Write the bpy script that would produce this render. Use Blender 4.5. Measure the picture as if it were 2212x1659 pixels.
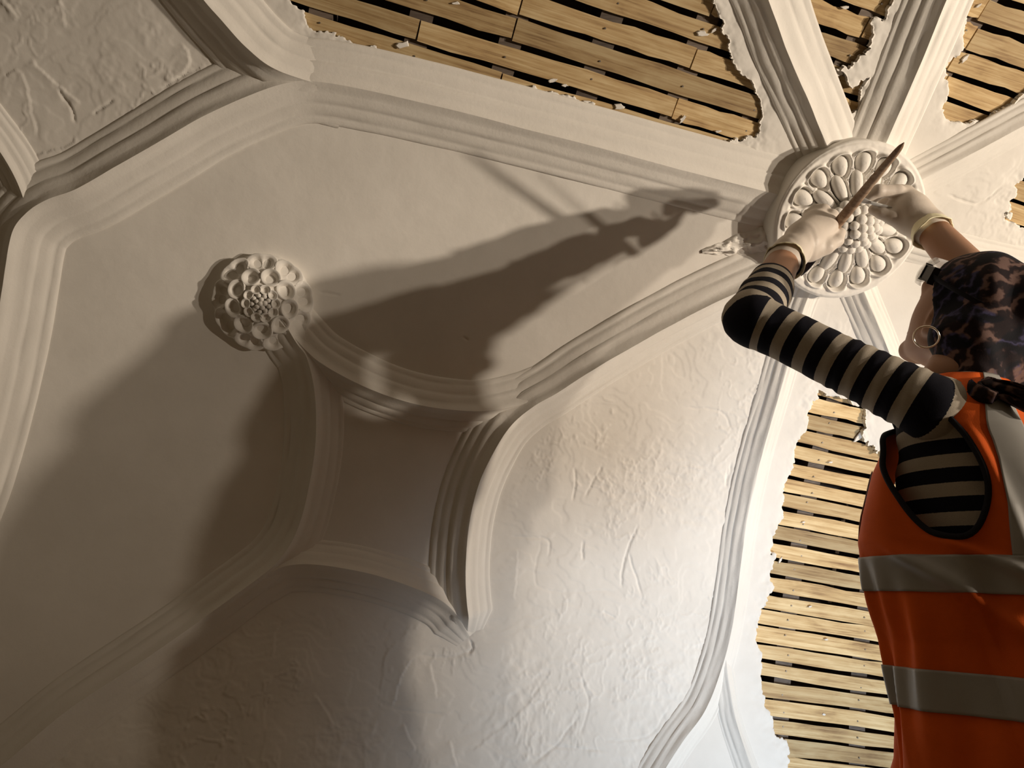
import bpy, bmesh, math, random
import numpy as np
from mathutils import Vector, Matrix

for o in list(bpy.data.objects):
    bpy.data.objects.remove(o)
SC = bpy.context.scene
COL = SC.collection
rng = np.random.RandomState(7)
random.seed(7)

# ------------------------------------------------------------------ camera
PITCH = math.radians(45.0)
FPX, CX, CY = 1662.0, 1106.0, 829.5
CAM = np.array((0.0, 0.0, 0.62))
RIGHT = np.array((1.0, 0.0, 0.0))
FWD = np.array((0.0, math.cos(PITCH), math.sin(PITCH)))
UPV = np.array((0.0, -math.sin(PITCH), math.cos(PITCH)))
cd = bpy.data.cameras.new('camera')
cam = bpy.data.objects.new('camera', cd)
COL.objects.link(cam)
cam.location = CAM
cam.rotation_euler = (math.pi / 2 + PITCH, 0, 0)
cd.sensor_fit = 'HORIZONTAL'
cd.sensor_width = 36.0
cd.lens = FPX / 2212.0 * 36.0
cd.clip_start = 0.02
SC.camera = cam


def W(px, py, z):
    """pixel + depth along the view axis -> world point"""
    return CAM + RIGHT * ((px - CX) / FPX * z) - UPV * ((py - CY) / FPX * z) + FWD * z


# ------------------------------------------------------------------ world, lights, exposure
world = bpy.data.worlds.new('world')
SC.world = world
world.use_nodes = True
bg = world.node_tree.nodes['Background']
bg.inputs[0].default_value = (1.0, 0.71, 0.40, 1)
bg.inputs[1].default_value = 0.062
SC.view_settings.view_transform = 'Standard'
SC.view_settings.look = 'None'
SC.view_settings.gamma = 1.0
SC.view_settings.use_curve_mapping = False
SC.view_settings.exposure = 0.0


def lamp(name, loc, target, watts, color, radius, kind='SPOT', cone=120, blend=0.6):
    ld = bpy.data.lights.new(name, kind)
    ld.energy = watts
    ld.color = color
    ld.shadow_soft_size = radius
    if kind == 'SPOT':
        ld.spot_size = math.radians(cone)
        ld.spot_blend = blend
    lo = bpy.data.objects.new(name, ld)
    COL.objects.link(lo)
    lo.location = loc
    d = Vector(target) - Vector(loc)
    lo.rotation_euler = d.to_track_quat('-Z', 'Y').to_euler()
    return lo


WARM = (1.0, 0.85, 0.68)
COOL = (0.78, 0.89, 1.0)
# twin work lights on the right of the worker and a daylight lamp low in front of her
lamp('work_light_main', (3.15, 0.02, 0.76), (0.72, 0.72, 2.08), 300, WARM, 0.04, cone=58, blend=1.0)
lamp('work_light_second', (3.05, -0.30, 0.55), (0.72, 0.72, 2.08), 125, WARM, 0.04, cone=58, blend=1.0)
lamp('daylight_lamp', (1.15, 1.10, 0.30), (0.80, 1.78, 1.15), 80, COOL, 0.12, cone=88, blend=1.0)

# ------------------------------------------------------------------ helpers


def newmesh(name, verts, faces, mat, parent=None, smooth=True, loc=None):
    me = bpy.data.meshes.new(name)
    verts = np.asarray(verts, dtype=np.float64)
    faces = np.asarray(faces) if not isinstance(faces, list) else faces
    if isinstance(faces, np.ndarray) and faces.ndim == 2:
        nf, k = faces.shape
        me.vertices.add(len(verts))
        me.vertices.foreach_set('co', verts.astype(np.float32).ravel())
        me.loops.add(nf * k)
        me.loops.foreach_set('vertex_index', faces.astype(np.int32).ravel())
        me.polygons.add(nf)
        me.polygons.foreach_set('loop_start', np.arange(0, nf * k, k, dtype=np.int32))
        me.update(calc_edges=True)
        me.validate()
    else:
        me.from_pydata([tuple(v) for v in verts], [], [tuple(f) for f in faces])
        me.update()
    if smooth:
        me.polygons.foreach_set('use_smooth', np.ones(len(me.polygons), dtype=bool))
    me.materials.append(mat)
    ob = bpy.data.objects.new(name, me)
    COL.objects.link(ob)
    if loc is not None:
        ob.location = loc
    if parent is not None:
        ob.parent = parent
    return ob


def tag(o, label=None, cat=None, group=None, kind=None):
    if label: o['label'] = label
    if cat: o['category'] = cat
    if group: o['group'] = group
    if kind: o['kind'] = kind
    return o


def empty(name, loc=(0, 0, 0), rot=None):
    o = bpy.data.objects.new(name, None)
    o.empty_display_size = 0.05
    COL.objects.link(o)
    o.location = loc
    if rot is not None:
        o.rotation_euler = rot
    return o


def child(o, parent):
    """parent an object whose mesh is in world space to a thing's empty"""
    o.parent = parent
    o.matrix_parent_inverse = (Matrix.Translation(parent.location) @ parent.rotation_euler.to_matrix().to_4x4()).inverted()
    return o


def attr(ob, name, vals):
    a = ob.data.attributes.new(name, 'FLOAT', 'POINT')
    a.data.foreach_set('value', np.asarray(vals, dtype=np.float32))


def hash2(ix, iy, seed):
    n = (ix.astype(np.int64) * 374761393 + iy.astype(np.int64) * 668265263 + seed * 1442695041) & 0x7fffffff
    n = ((n ^ (n >> 13)) * 1274126177) & 0x7fffffff
    n = n ^ (n >> 16)
    return (n & 0xffff) / 65535.0


def vnoise(x, y, seed=0):
    x = np.asarray(x, float); y = np.asarray(y, float)
    ix = np.floor(x); iy = np.floor(y)
    fx = x - ix; fy = y - iy
    fx = fx * fx * fx * (fx * (fx * 6 - 15) + 10); fy = fy * fy * fy * (fy * (fy * 6 - 15) + 10)
    ix = ix.astype(np.int64); iy = iy.astype(np.int64)
    a = hash2(ix, iy, seed); b = hash2(ix + 1, iy, seed)
    c = hash2(ix, iy + 1, seed); d = hash2(ix + 1, iy + 1, seed)
    return (a * (1 - fx) + b * fx) * (1 - fy) + (c * (1 - fx) + d * fx) * fy * 1.0 - 0.5


def fbm(x, y, oct=4, seed=0, gain=0.5):
    s = 0; amp = 1.0; f = 1.0
    for k in range(oct):
        s = s + amp * vnoise(x * f + 13.7 * k, y * f - 7.3 * k, seed + k)
        amp *= gain; f *= 2.03
    return s


def smoothstep(a, b, x):
    t = np.clip((x - a) / (b - a), 0, 1)
    return t * t * (3 - 2 * t)


def catmull(pts, step):
    """resample a polyline (n,d) with centripetal-ish Catmull-Rom at about `step`"""
    P = np.asarray(pts, float)
    P = np.vstack([2 * P[0] - P[1], P, 2 * P[-1] - P[-2]])
    out = []
    for i in range(1, len(P) - 2):
        n = max(2, int(np.linalg.norm(P[i + 1] - P[i]) / step) * 2)
        t = np.linspace(0, 1, n, endpoint=False)[:, None]
        p0, p1, p2, p3 = P[i - 1], P[i], P[i + 1], P[i + 2]
        out.append(0.5 * ((2 * p1) + (-p0 + p2) * t + (2 * p0 - 5 * p1 + 4 * p2 - p3) * t ** 2 + (-p0 + 3 * p1 - 3 * p2 + p3) * t ** 3))
    out.append(P[-2][None])
    Q = np.vstack(out)
    d = np.r_[0, np.cumsum(np.linalg.norm(np.diff(Q, axis=0), axis=1))]
    n = max(3, int(d[-1] / step) + 1)
    s = np.linspace(0, d[-1], n)
    return np.stack([np.interp(s, d, Q[:, k]) for k in range(Q.shape[1])], 1)


# ------------------------------------------------------------------ materials


def mat(name, color, rough=0.8, metal=0.0, **kw):
    m = bpy.data.materials.new(name)
    m.use_nodes = True
    b = m.node_tree.nodes['Principled BSDF']
    b.inputs['Base Color'].default_value = (*color, 1)
    b.inputs['Roughness'].default_value = rough
    b.inputs['Metallic'].default_value = metal
    for k, v in kw.items():
        b.inputs[k].default_value = v
    return m


def nodes(m):
    nt = m.node_tree
    return nt, nt.nodes, nt.links, nt.nodes['Principled BSDF']


def noise_node(N, L, scale, detail=4, rough=0.55, coord=None, vec_scale=None, dist=0.0):
    t = N.new('ShaderNodeTexNoise')
    t.inputs['Scale'].default_value = scale
    t.inputs['Detail'].default_value = detail
    t.inputs['Roughness'].default_value = rough
    t.inputs['Distortion'].default_value = dist
    if coord is not None:
        if vec_scale is not None:
            mp = N.new('ShaderNodeMapping')
            mp.inputs['Scale'].default_value = vec_scale
            L.new(coord, mp.inputs['Vector'])
            L.new(mp.outputs[0], t.inputs['Vector'])
        else:
            L.new(coord, t.inputs['Vector'])
    return t


def ramp(N, L, fac, stops):
    r = N.new('ShaderNodeValToRGB')
    el = r.color_ramp.elements
    while len(el) < len(stops):
        el.new(0.5)
    for e, (p, c) in zip(el, stops):
        e.position = p
        e.color = (*c, 1)
    L.new(fac, r.inputs[0])
    return r


def bump(N, L, B, height, strength, dist):
    b = N.new('ShaderNodeBump')
    b.inputs['Strength'].default_value = strength
    b.inputs['Distance'].default_value = dist
    L.new(height, b.inputs['Height'])
    L.new(b.outputs[0], B.inputs['Normal'])
    return b


def coords(N, which='Object'):
    return N.new('ShaderNodeTexCoord').outputs[which]


def plaster_mat(name, c0, c1, bscale, bstr, bdist):
    m = mat(name, c0, 0.88)
    nt, N, L, B = nodes(m)
    co = coords(N)
    n = noise_node(N, L, 5.0, 6, 0.6, co)
    r = ramp(N, L, n.outputs[0], [(0.3, c1), (0.65, c0)])
    L.new(r.outputs[0], B.inputs['Base Color'])
    n2 = noise_node(N, L, bscale, 5, 0.65, co)
    bump(N, L, B, n2.outputs[0], bstr, bdist)
    B.inputs['Specular IOR Level'].default_value = 0.2
    return m


M = {}
M['plaster'] = plaster_mat('plaster', (0.82, 0.79, 0.74), (0.74, 0.71, 0.66), 60, 0.12, 0.003)
M['rib'] = plaster_mat('rib_plaster', (0.80, 0.77, 0.72), (0.73, 0.70, 0.65), 90, 0.2, 0.003)
M['boss'] = plaster_mat('boss_plaster', (0.83, 0.80, 0.75), (0.77, 0.74, 0.69), 120, 0.25, 0.002)


def wood_mat(name, dark, mid, light, rnd=0.36):
    m = mat(name, mid, 0.7)
    nt, N, L, B = nodes(m)
    co = coords(N)
    oi = N.new('ShaderNodeObjectInfo')
    add = N.new('ShaderNodeVectorMath'); add.operation = 'ADD'
    mul = N.new('ShaderNodeMath'); mul.operation = 'MULTIPLY'; mul.inputs[1].default_value = 37.0
    L.new(oi.outputs['Random'], mul.inputs[0])
    L.new(co, add.inputs[0]); L.new(mul.outputs[0], add.inputs[1])
    g = noise_node(N, L, 1.0, 6, 0.62, add.outputs[0], (4.0, 170.0, 170.0), 0.6)
    s = noise_node(N, L, 1.0, 4, 0.6, add.outputs[0], (7.0, 24.0, 24.0), 0.4)
    mx = N.new('ShaderNodeMath'); mx.operation = 'MULTIPLY_ADD'
    mx.inputs[1].default_value = 0.45
    L.new(s.outputs[0], mx.inputs[0])
    h = N.new('ShaderNodeMath'); h.operation = 'MULTIPLY'; h.inputs[1].default_value = 0.55
    L.new(g.outputs[0], h.inputs[0]); L.new(h.outputs[0], mx.inputs[2])
    r = ramp(N, L, mx.outputs[0], [(0.34, dark), (0.47, mid), (0.62, light)])
    hsv = N.new('ShaderNodeHueSaturation')
    mr = N.new('ShaderNodeMapRange')
    mr.inputs['To Min'].default_value = 1 - rnd; mr.inputs['To Max'].default_value = 1 + rnd * 0.6
    L.new(oi.outputs['Random'], mr.inputs['Value'])
    L.new(mr.outputs[0], hsv.inputs['Value'])
    L.new(r.outputs[0], hsv.inputs['Color'])
    L.new(hsv.outputs[0], B.inputs['Base Color'])
    bump(N, L, B, g.outputs[0], 0.25, 0.0015)
    return m


M['lath'] = wood_mat('lath_wood', (0.24, 0.135, 0.055), (0.52, 0.355, 0.165), (0.70, 0.54, 0.30))
M['joist'] = wood_mat('joist_wood', (0.06, 0.043, 0.033), (0.11, 0.083, 0.065), (0.17, 0.135, 0.11))
M['void'] = mat('dark_void_backing', (0.15, 0.115, 0.09), 0.95)  # dark colour of the added shell behind the laths, also under the planks
M['nail'] = mat('nail_steel', (0.25, 0.23, 0.21), 0.45, 0.8)
M['deck'] = wood_mat('deck_wood', (0.18, 0.12, 0.07), (0.32, 0.23, 0.14), (0.42, 0.32, 0.2))

# ------------------------------------------------------------------ the vault
AX = np.array((1.0, 0.308, 0.0)); AX /= np.linalg.norm(AX)
BX = np.array((-AX[1], AX[0], 0.0))
ZX = np.array((0.0, 0.0, 1.0))
KV = 1.08
S0, U0, RV = 0.05 * KV, 0.62 - 0.12 * KV, 1.60 * KV          # vault axis (offset across, height) and radius


def VP(a, t, h=0.0):
    """vault point: along the axis a, round the arch t (metres from the crown), h into the room"""
    a = np.asarray(a, float)[..., None]; t = np.asarray(t, float)[..., None]
    r = RV - np.asarray(h, float)[..., None]
    th = t / RV
    return AX * a + BX * (S0 + r * np.sin(th)) + ZX * (U0 + r * np.cos(th))


def VN(t):
    th = t / RV
    return -(BX * math.sin(th) + ZX * math.cos(th))


def AT(px, py, h=0.0):
    """pixel -> (a, t) where its ray meets the vault raised by h"""
    px = np.asarray(px, float); py = np.asarray(py, float)
    d = RIGHT * ((px - CX) / FPX)[..., None] - UPV * ((py - CY) / FPX)[..., None] + FWD
    ds = d @ BX; du = d[..., 2]; da = d @ AX
    cs = -S0 + CAM @ BX; cu = CAM[2] - U0
    A_ = ds ** 2 + du ** 2; B_ = ds * cs + du * cu; C_ = cs ** 2 + cu ** 2 - (RV - h) ** 2
    k = (-B_ + np.sqrt(B_ ** 2 - A_ * C_)) / A_
    s = cs + k * ds; u = cu + k * du
    return np.stack([CAM @ AX + k * da, RV * np.arctan2(s, u)], -1)


def ATL(pts, h=0.0):
    p = np.asarray(pts, float)
    return AT(p[:, 0], p[:, 1], h)


def poly_sdf(P, poly):
    """signed distance (negative inside) of points (n,2) to polygon"""
    d = np.full(len(P), 1e9); inside = np.zeros(len(P), bool)
    n = len(poly)
    for i in range(n):
        a = poly[i]; b = poly[(i + 1) % n]
        e = b - a; w = P - a
        tt = np.clip((w @ e) / max(e @ e, 1e-12), 0, 1)
        d = np.minimum(d, np.linalg.norm(w - tt[:, None] * e, axis=1))
        c = ((a[1] <= P[:, 1]) & (b[1] > P[:, 1])) | ((b[1] <= P[:, 1]) & (a[1] > P[:, 1]))
        with np.errstate(divide='ignore', invalid='ignore'):
            xi = a[0] + (P[:, 1] - a[1]) / (b[1] - a[1] if b[1] != a[1] else 1e-12) * e[0]
        inside ^= c & (P[:, 0] < xi)
    return np.where(inside, -d, d)


def line_dist(P, line):
    d = np.full(len(P), 1e9)
    for a, b in zip(line[:-1], line[1:]):
        e = b - a; w = P - a
        tt = np.clip((w @ e) / max(e @ e, 1e-12), 0, 1)
        d = np.minimum(d, np.linalg.norm(w - tt[:, None] * e, axis=1))
    return d


# openings where the plaster is off and the laths show (pixels of the photograph)
OPENINGS = [
    [(560, -120), (610, 0), (640, 30), (655, 62), (720, 82), (790, 102), (850, 122), (890, 128), (930, 150), (1000, 168), (1050, 172), (1090, 182),
     (1150, 190), (1210, 212), (1270, 226), (1330, 243), (1390, 262), (1440, 288), (1475, 300), (1520, 312), (1600, 302), (1650, 296),
     (1645, 250), (1622, 180), (1580, 130), (1572, 80), (1545, 30), (1525, -20), (1500, -120)],
    [(1728, -60), (1738, 30), (1738, 70), (1752, 110), (1768, 140), (1772, 155), (1800, 150), (1840, 140), (1868, 120), (1876, 95), (1880, 62), (1872, 45),
     (1905, 40), (1925, 10), (1940, -60)],
    [(1772, 148), (1786, 200), (1808, 240), (1836, 260), (1864, 240), (1868, 200), (1884, 162), (1845, 174), (1800, 150)],
    [(2120, -60), (2098, 30), (2088, 80), (2076, 120), (2050, 150), (2040, 180), (2032, 215), (2030, 240), (2050, 252), (2085, 268), (2110, 258), (2128, 262), (2160, 246),
     (2190, 235), (2215, 212), (2250, 190), (2330, 150), (2330, -60)],
    [(2160, 462), (2175, 452), (2168, 430), (2190, 420), (2195, 402), (2225, 385), (2330, 340), (2330, 520), (2230, 500), (2190, 480)],
    [(1775, 850), (1752, 890), (1743, 930), (1738, 955), (1722, 965), (1708, 1000), (1702, 1030), (1700, 1050), (1692, 1085), (1690, 1110), (1676, 1140), (1672, 1185),
     (1668, 1220), (1662, 1260), (1650, 1300), (1642, 1345), (1640, 1390), (1642, 1440), (1638, 1470), (1640, 1500), (1660, 1555), (1672, 1590), (1700, 1600), (1702, 1640), (1700, 1760),
     (2280, 1760), (2180, 1500), (2090, 1250), (1960, 1020), (1880, 960), (1862, 920), (1868, 880)],
]
# areas of fresh, rough-trowelled plaster
ROUGH = [
    [(-300, -300), (330, -300), (350, 0), (430, 95), (560, 165), (420, 200), (250, 275), (110, 350), (40, 400), (-60, 300), (-300, 200)],
    [(1640, 660), (1500, 720), (1330, 820), (1190, 920), (1100, 1040), (1060, 1190), (1050, 1330), (1015, 1380), (860, 1320), (700, 1290), (560, 1330), (300, 1500), (60, 1670), (-80, 1800),
     (1500, 1800), (1480, 1590), (1550, 1450), (1580, 1200), (1640, 930), (1660, 820)],
    [(2000, 400), (2300, 300), (2300, 560), (2010, 520)],
    [(1790, 660), (1860, 660), (1930, 830), (1880, 1000), (1700, 900), (1740, 800)],
    [(1560, 240), (1660, 300), (1680, 370), (1600, 345), (1440, 300), (1200, 230), (1000, 185), (990, 165), (1300, 215)],
]
# cracks and trowel ridges (pixel polylines, depth in metres: negative sinks)
CRACKS = [
    ([(1378, 1135), (1358, 1180), (1346, 1222), (1342, 1268)], -0.0022), ([(1358, 1195), (1372, 1240), (1384, 1286)], -0.0018),
    ([(1302, 1005), (1275, 1050), (1262, 1075)], -0.0014), ([(1240, 1010), (1242, 1050), (1236, 1080)], -0.0016),
    ([(1014, 1382), (1022, 1400), (1010, 1412)], -0.003), ([(1022, 1400), (975, 1420), (900, 1415)], -0.0012),
    ([(895, 1418), (870, 1460), (848, 1530)], 0.0030), ([(852, 1532), (960, 1545)], -0.001), ([(1000, 1630), (1060, 1590), (1130, 1530), (1200, 1440)], 0.0016),
    ([(930, 1430), (945, 1515)], 0.0018), ([(1180, 1610), (1310, 1622)], -0.0012), ([(1150, 1650), (1200, 1610), (1255, 1540)], -0.0014),
    ([(680, 1495), (725, 1570)], 0.0018), ([(870, 1560), (900, 1620)], 0.0022), ([(975, 1600), (985, 1659)], 0.0022), ([(640, 1330), (600, 1360), (590, 1420)], 0.0014),
    ([(1170, 1160), (1168, 1270), (1340, 1275)], -0.0006), ([(1106, 1160), (1180, 1165), (1185, 1200)], -0.0013), ([(1120, 1180), (1112, 1300)], 0.0014),
    ([(1580, 1000), (1570, 1050), (1572, 1010)], -0.002), ([(1340, 795), (1340, 800)], -0.002), ([(1260, 1170), (1258, 1210)], -0.002), ([(1300, 1320), (1330, 1335)], -0.0015),
    ([(65, 125), (110, 170), (150, 205), (175, 225)], 0.0030), ([(125, 190), (150, 230), (165, 265)], -0.002), ([(200, 245), (245, 215)], -0.0022), ([(65, 330), (78, 372)], -0.003),
    ([(390, 90), (410, 125), (395, 160), (360, 185)], 0.0028), ([(430, 150), (400, 160), (365, 182), (350, 190)], -0.002), ([(0, 175), (40, 150), (60, 200), (80, 300)], 0.0022),
    ([(130, 0), (145, 60)], 0.002), ([(10, 0), (45, 40)], 0.0026), ([(15, 270), (35, 290)], -0.004), ([(70, 335), (150, 315), (165, 290)], 0.0022),
    ([(690, 630), (735, 638)], -0.0014), ([(1000, 728), (1012, 732)], -0.0014),
    ([(480, 1500), (498, 1470)], 0.0014), ([(820, 1500), (830, 1420), (860, 1380)], 0.0012), ([(1450, 1520), (1400, 1590), (1300, 1600)], -0.001),
    ([(1252, 1590), (1270, 1520), (1250, 1450)], -0.0012), ([(1430, 1450), (1400, 1440), (1396, 1480)], -0.001), ([(1480, 880), (1560, 890), (1580, 930)], -0.0012),
    ([(2000, 330), (2080, 290), (2140, 250)], -0.0025), ([(2050, 420), (2110, 440), (2170, 400)], -0.002),
]


def build_ceiling():
    corners = np.array([(-60, -60), (2272, -60), (-60, 1719), (2272, 1719), (1106, -60), (1106, 1719), (-60, 830), (2272, 830)], float)
    c = ATL(corners)
    a0, a1 = c[:, 0].min() - 0.02, c[:, 0].max() + 0.02
    t0, t1 = c[:, 1].min() - 0.02, c[:, 1].max() + 0.02
    st = 0.0028
    ext = np.array([0.012, 0.03, 0.07, 0.15, 0.3, 0.55, 0.9])
    av = np.r_[a0 - ext[::-1], np.arange(a0, a1, st), a1 + ext, a1 + 1.5]
    tv = np.arange(t0, t1, st)
    top = t0 - ext[::-1]; top = top[top > -1.0]
    bot = t1 + ext; bot = bot[bot < RV * math.pi / 2 - 0.02]
    tv = np.r_[top, tv, bot, RV * math.pi / 2]
    na, ntv = len(av), len(tv)
    Ag, Tg = np.meshgrid(av, tv, indexing='ij')
    P = np.stack([Ag.ravel(), Tg.ravel()], 1)
    # rough zones
    wr = np.zeros(len(P))
    for z in ROUGH:
        s = poly_sdf(P, ATL(z))
        wr = np.maximum(wr, smoothstep(0.012, -0.02, s))
    x, y = P[:, 0], P[:, 1]
    h = 0.004 * fbm(x * 3.2, y * 3.2, 3, 3)                       # hand-floated undulation
    h += 0.0004 * fbm(x * 30, y * 30, 3, 9)
    wx = x + 0.05 * fbm(x * 5, y * 5, 2, 21); wy = y + 0.05 * fbm(x * 5 + 9, y * 5, 2, 22)
    n1 = fbm(wx * 7, wy * 9, 4, 31)
    q = n1 * 5.0
    fl = np.floor(q); fr = q - fl
    terr = (fl + smoothstep(0.0, 0.12, fr)) / 5.0
    ridg = 1 - np.abs(2 * fbm(wx * 16, wy * 12, 4, 41))
    patch = smoothstep(0.0, 0.25, fbm(x * 6 + 3, y * 6, 2, 51))
    chips = np.maximum(1 - np.abs(2.2 * fbm(wx * 42 + 4, wy * 30, 3, 45)) - 0.80, 0) * 5 * smoothstep(0.05, 0.22, fbm(x * 9, y * 9 + 5, 2, 47))
    h += wr * 0.0016 * chips
    h += wr * (0.0034 * terr + 0.0007 * np.maximum(ridg - 0.75, 0) * 4 * patch + 0.0010 * fbm(x * 70, y * 70, 3, 61) * (0.4 + patch))
    for ln, dep in CRACKS:
        L_ = catmull(ATL(ln), 0.008)
        m = (np.abs(x - L_[:, 0].mean()) < 0.3) & (np.abs(y - L_[:, 1].mean()) < 0.3)
        ix = np.nonzero(m)[0]
        Q = P[ix] + 0.0035 * np.stack([fbm(x[ix] * 50, y[ix] * 50, 3, 71), fbm(x[ix] * 50 + 7, y[ix] * 50, 3, 72)], 1)
        d = np.full(len(Q), 9.0); sg = np.ones(len(Q)); along = np.zeros(len(Q))
        for k in range(len(L_) - 1):
            e = L_[k + 1] - L_[k]; w = Q - L_[k]
            tt = (w @ e) / max(e @ e, 1e-12); tc = np.clip(tt, 0, 1)
            dd = np.linalg.norm(w - tc[:, None] * e, axis=1)
            b = dd < d
            d[b] = dd[b]; sg[b] = np.sign(e[0] * w[:, 1] - e[1] * w[:, 0])[b]; along[b] = (k + tc[b]) / (len(L_) - 1)
        ends = smoothstep(0, 0.12, along) * smoothstep(1, 0.88, along)
        if dep < 0:
            h[ix] += dep * 1.7 * np.exp(-(d / 0.0019) ** 2) * (0.3 + 0.7 * ends)
        else:
            h[ix] += dep * 0.95 * np.exp(-d / 0.014) * (sg > 0) * ends
    # openings
    sd = np.full(len(P), 9.0)
    for op in OPENINGS:
        sd = np.minimum(sd, poly_sdf(P, ATL(op)))
    jag = 0.017 * fbm(x * 17, y * 17, 5, 81, 0.62) + 0.005 * fbm(x * 120, y * 120, 3, 85, 0.7) + 0.022 * np.maximum(fbm(x * 22, y * 22, 2, 88) - 0.15, 0)
    sdn = sd + jag
    edge = np.exp(-np.maximum(sdn, 0) / 0.016)
    h += edge * (0.0045 * fbm(x * 45, y * 45, 3, 91) - 0.002)
    edge2 = np.exp(-np.maximum(sdn, 0) / 0.05)
    h += edge2 * 0.0025 * (np.floor(fbm(x * 18, y * 18, 3, 95) * 6) / 6)
    S2 = sdn.reshape(na, ntv)
    # keep cells outside openings
    cc = 0.25 * (S2[:-1, :-1] + S2[1:, :-1] + S2[:-1, 1:] + S2[1:, 1:])
    K = cc > 0
    # snap boundary vertices to the contour
    ga, gt = np.gradient(S2, av, tv)
    gl = np.sqrt(ga ** 2 + gt ** 2) + 1e-6
    near = np.abs(S2) < 0.012
    kp = np.pad(K, 1, mode='edge')
    quad = kp[:-1, :-1].astype(int) + kp[1:, :-1] + kp[:-1, 1:] + kp[1:, 1:]
    bnd = (quad > 0) & (quad < 4) & near
    mv = np.clip(S2 / np.maximum(gl, 0.4), -st * 0.7, st * 0.7)
    A2 = Ag - np.where(bnd, mv * ga / gl, 0); T2 = Tg - np.where(bnd, mv * gt / gl, 0)
    V = VP(A2.ravel(), T2.ravel(), h)
    idx = np.arange(na * ntv).reshape(na, ntv)
    F = np.stack([idx[:-1, :-1], idx[:-1, 1:], idx[1:, 1:], idx[1:, :-1]], -1)[K]
    # broken edge: walls going back to the laths
    Vb = VP(A2.ravel(), T2.ravel(), np.full(len(h), -0.0125))
    off = na * ntv
    E = []
    Kp = np.pad(K, 1, constant_values=True)
    for ax in (0, 1):
        if ax == 0:
            k0 = Kp[:-1, 1:-1]; k1 = Kp[1:, 1:-1]           # lines of constant a
            p = idx[:, :-1]; qx = idx[:, 1:]
        else:
            k0 = Kp[1:-1, :-1]; k1 = Kp[1:-1, 1:]
            p = idx[:-1, :]; qx = idx[1:, :]
        m = k0 != k1
        e = np.stack([p[m], qx[m], qx[m] + off, p[m] + off], -1)
        E.append(e)
    F = np.vstack([F] + E)
    used = np.unique(F)
    remap = np.full(2 * off, -1); remap[used] = np.arange(len(used))
    allV = np.vstack([V, Vb])[used]
    ob = newmesh('ceiling', allV, remap[F], M['plaster'])
    tag(ob, 'white plastered vaulted ceiling with smooth and rough trowelled panels', 'ceiling', kind='structure')
    return ob


CEIL = build_ceiling()

# wall below the springing, and the dark shell behind the laths
def strip(name, avs, tvs, h, m, parent=None):
    Ag, Tg = np.meshgrid(avs, tvs, indexing='ij')
    V = VP(Ag.ravel(), Tg.ravel(), np.full(Ag.size, h))
    idx = np.arange(Ag.size).reshape(Ag.shape)
    F = np.stack([idx[:-1, :-1], idx[:-1, 1:], idx[1:, 1:], idx[1:, :-1]], -1).reshape(-1, 4)
    return newmesh(name, V, F, m, parent)


void_shell = strip('void_backing', np.linspace(-1.6, 3.4, 12), np.linspace(-0.9, 2.4, 40), -0.16, M['void'], CEIL)  # added dark shell: keeps light from leaking in through the lath gaps
b0 = AX * -1.6 + BX * (S0 + RV) + ZX * U0
b1 = AX * 3.6 + BX * (S0 + RV) + ZX * U0
wl = newmesh('wall_back', [b0, b1, b1 - ZX * 1.3, b0 - ZX * 1.3], [(0, 1, 2, 3)], M['plaster'], smooth=False)
tag(wl, 'plain plaster wall below the springing of the vault', 'wall', kind='structure')

# joists behind the laths, bent to the vault
def joist(a, t0, t1, w=0.045, d0=0.020, d1=0.12):
    tv = np.linspace(t0, t1, 24)
    V = []
    for tt in tv:
        for (da, hh) in ((-w / 2, -d0), (w / 2, -d0), (w / 2, -d1), (-w / 2, -d1)):
            V.append(VP(a + da, tt, hh))
    F = []
    for i in range(len(tv) - 1):
        for k in range(4):
            F.append((i * 4 + k, i * 4 + (k + 1) % 4, (i + 1) * 4 + (k + 1) % 4, (i + 1) * 4 + k))
    return newmesh('joist', V, F, M['joist'], CEIL, smooth=False)


JA = [float(AT(px, py)[0]) for px, py in ((700, -30), (905, 60), (1108, 80), (1290, 150), (1460, 240), (1640, 240), (1830, 150), (2025, 200), (2200, 300))]
for a in JA[:6]:
    joist(a, float(AT(1100, -150)[1]), float(AT(1500, 340)[1]))
for a in JA[6:]:
    joist(a, float(AT(2000, -150)[1]) - 0.1, float(AT(2200, 560)[1]))
for px in (1725, 1890, 2050):
    a = float(AT(px, 1250)[0])
    joist(a, float(AT(px, 800)[1]), float(AT(px, 1760)[1]))

# laths: straight split strips along the vault axis, nailed to the joists
def lath_mesh(seed, length, width):
    r = np.random.RandomState(seed)
    n = 9
    xs = np.linspace(-length / 2, length / 2, n)
    lo = -width / 2 + r.uniform(-0.0022, 0.0022, n); hi = width / 2 + r.uniform(-0.0022, 0.0022, n)
    V = []
    for i in range(n):
        bow = 0.0015 * math.sin(i * 0.9 + seed)
        V += [(xs[i], lo[i], bow), (xs[i], hi[i], bow), (xs[i], hi[i] - 0.001, -0.006), (xs[i], lo[i] + 0.001, -0.006)]
    F = [(0, 1, 2, 3), (4 * n - 1, 4 * n - 2, 4 * n - 3, 4 * n - 4)]
    for i in range(n - 1):
        for k in range(4):
            F.append((i * 4 + k, (i + 1) * 4 + k, (i + 1) * 4 + (k + 1) % 4, i * 4 + (k + 1) % 4))
    me = bpy.data.meshes.new('lath')
    me.from_pydata(V, [], F); me.update()
    me.materials.append(M['lath'])
    return me


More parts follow.
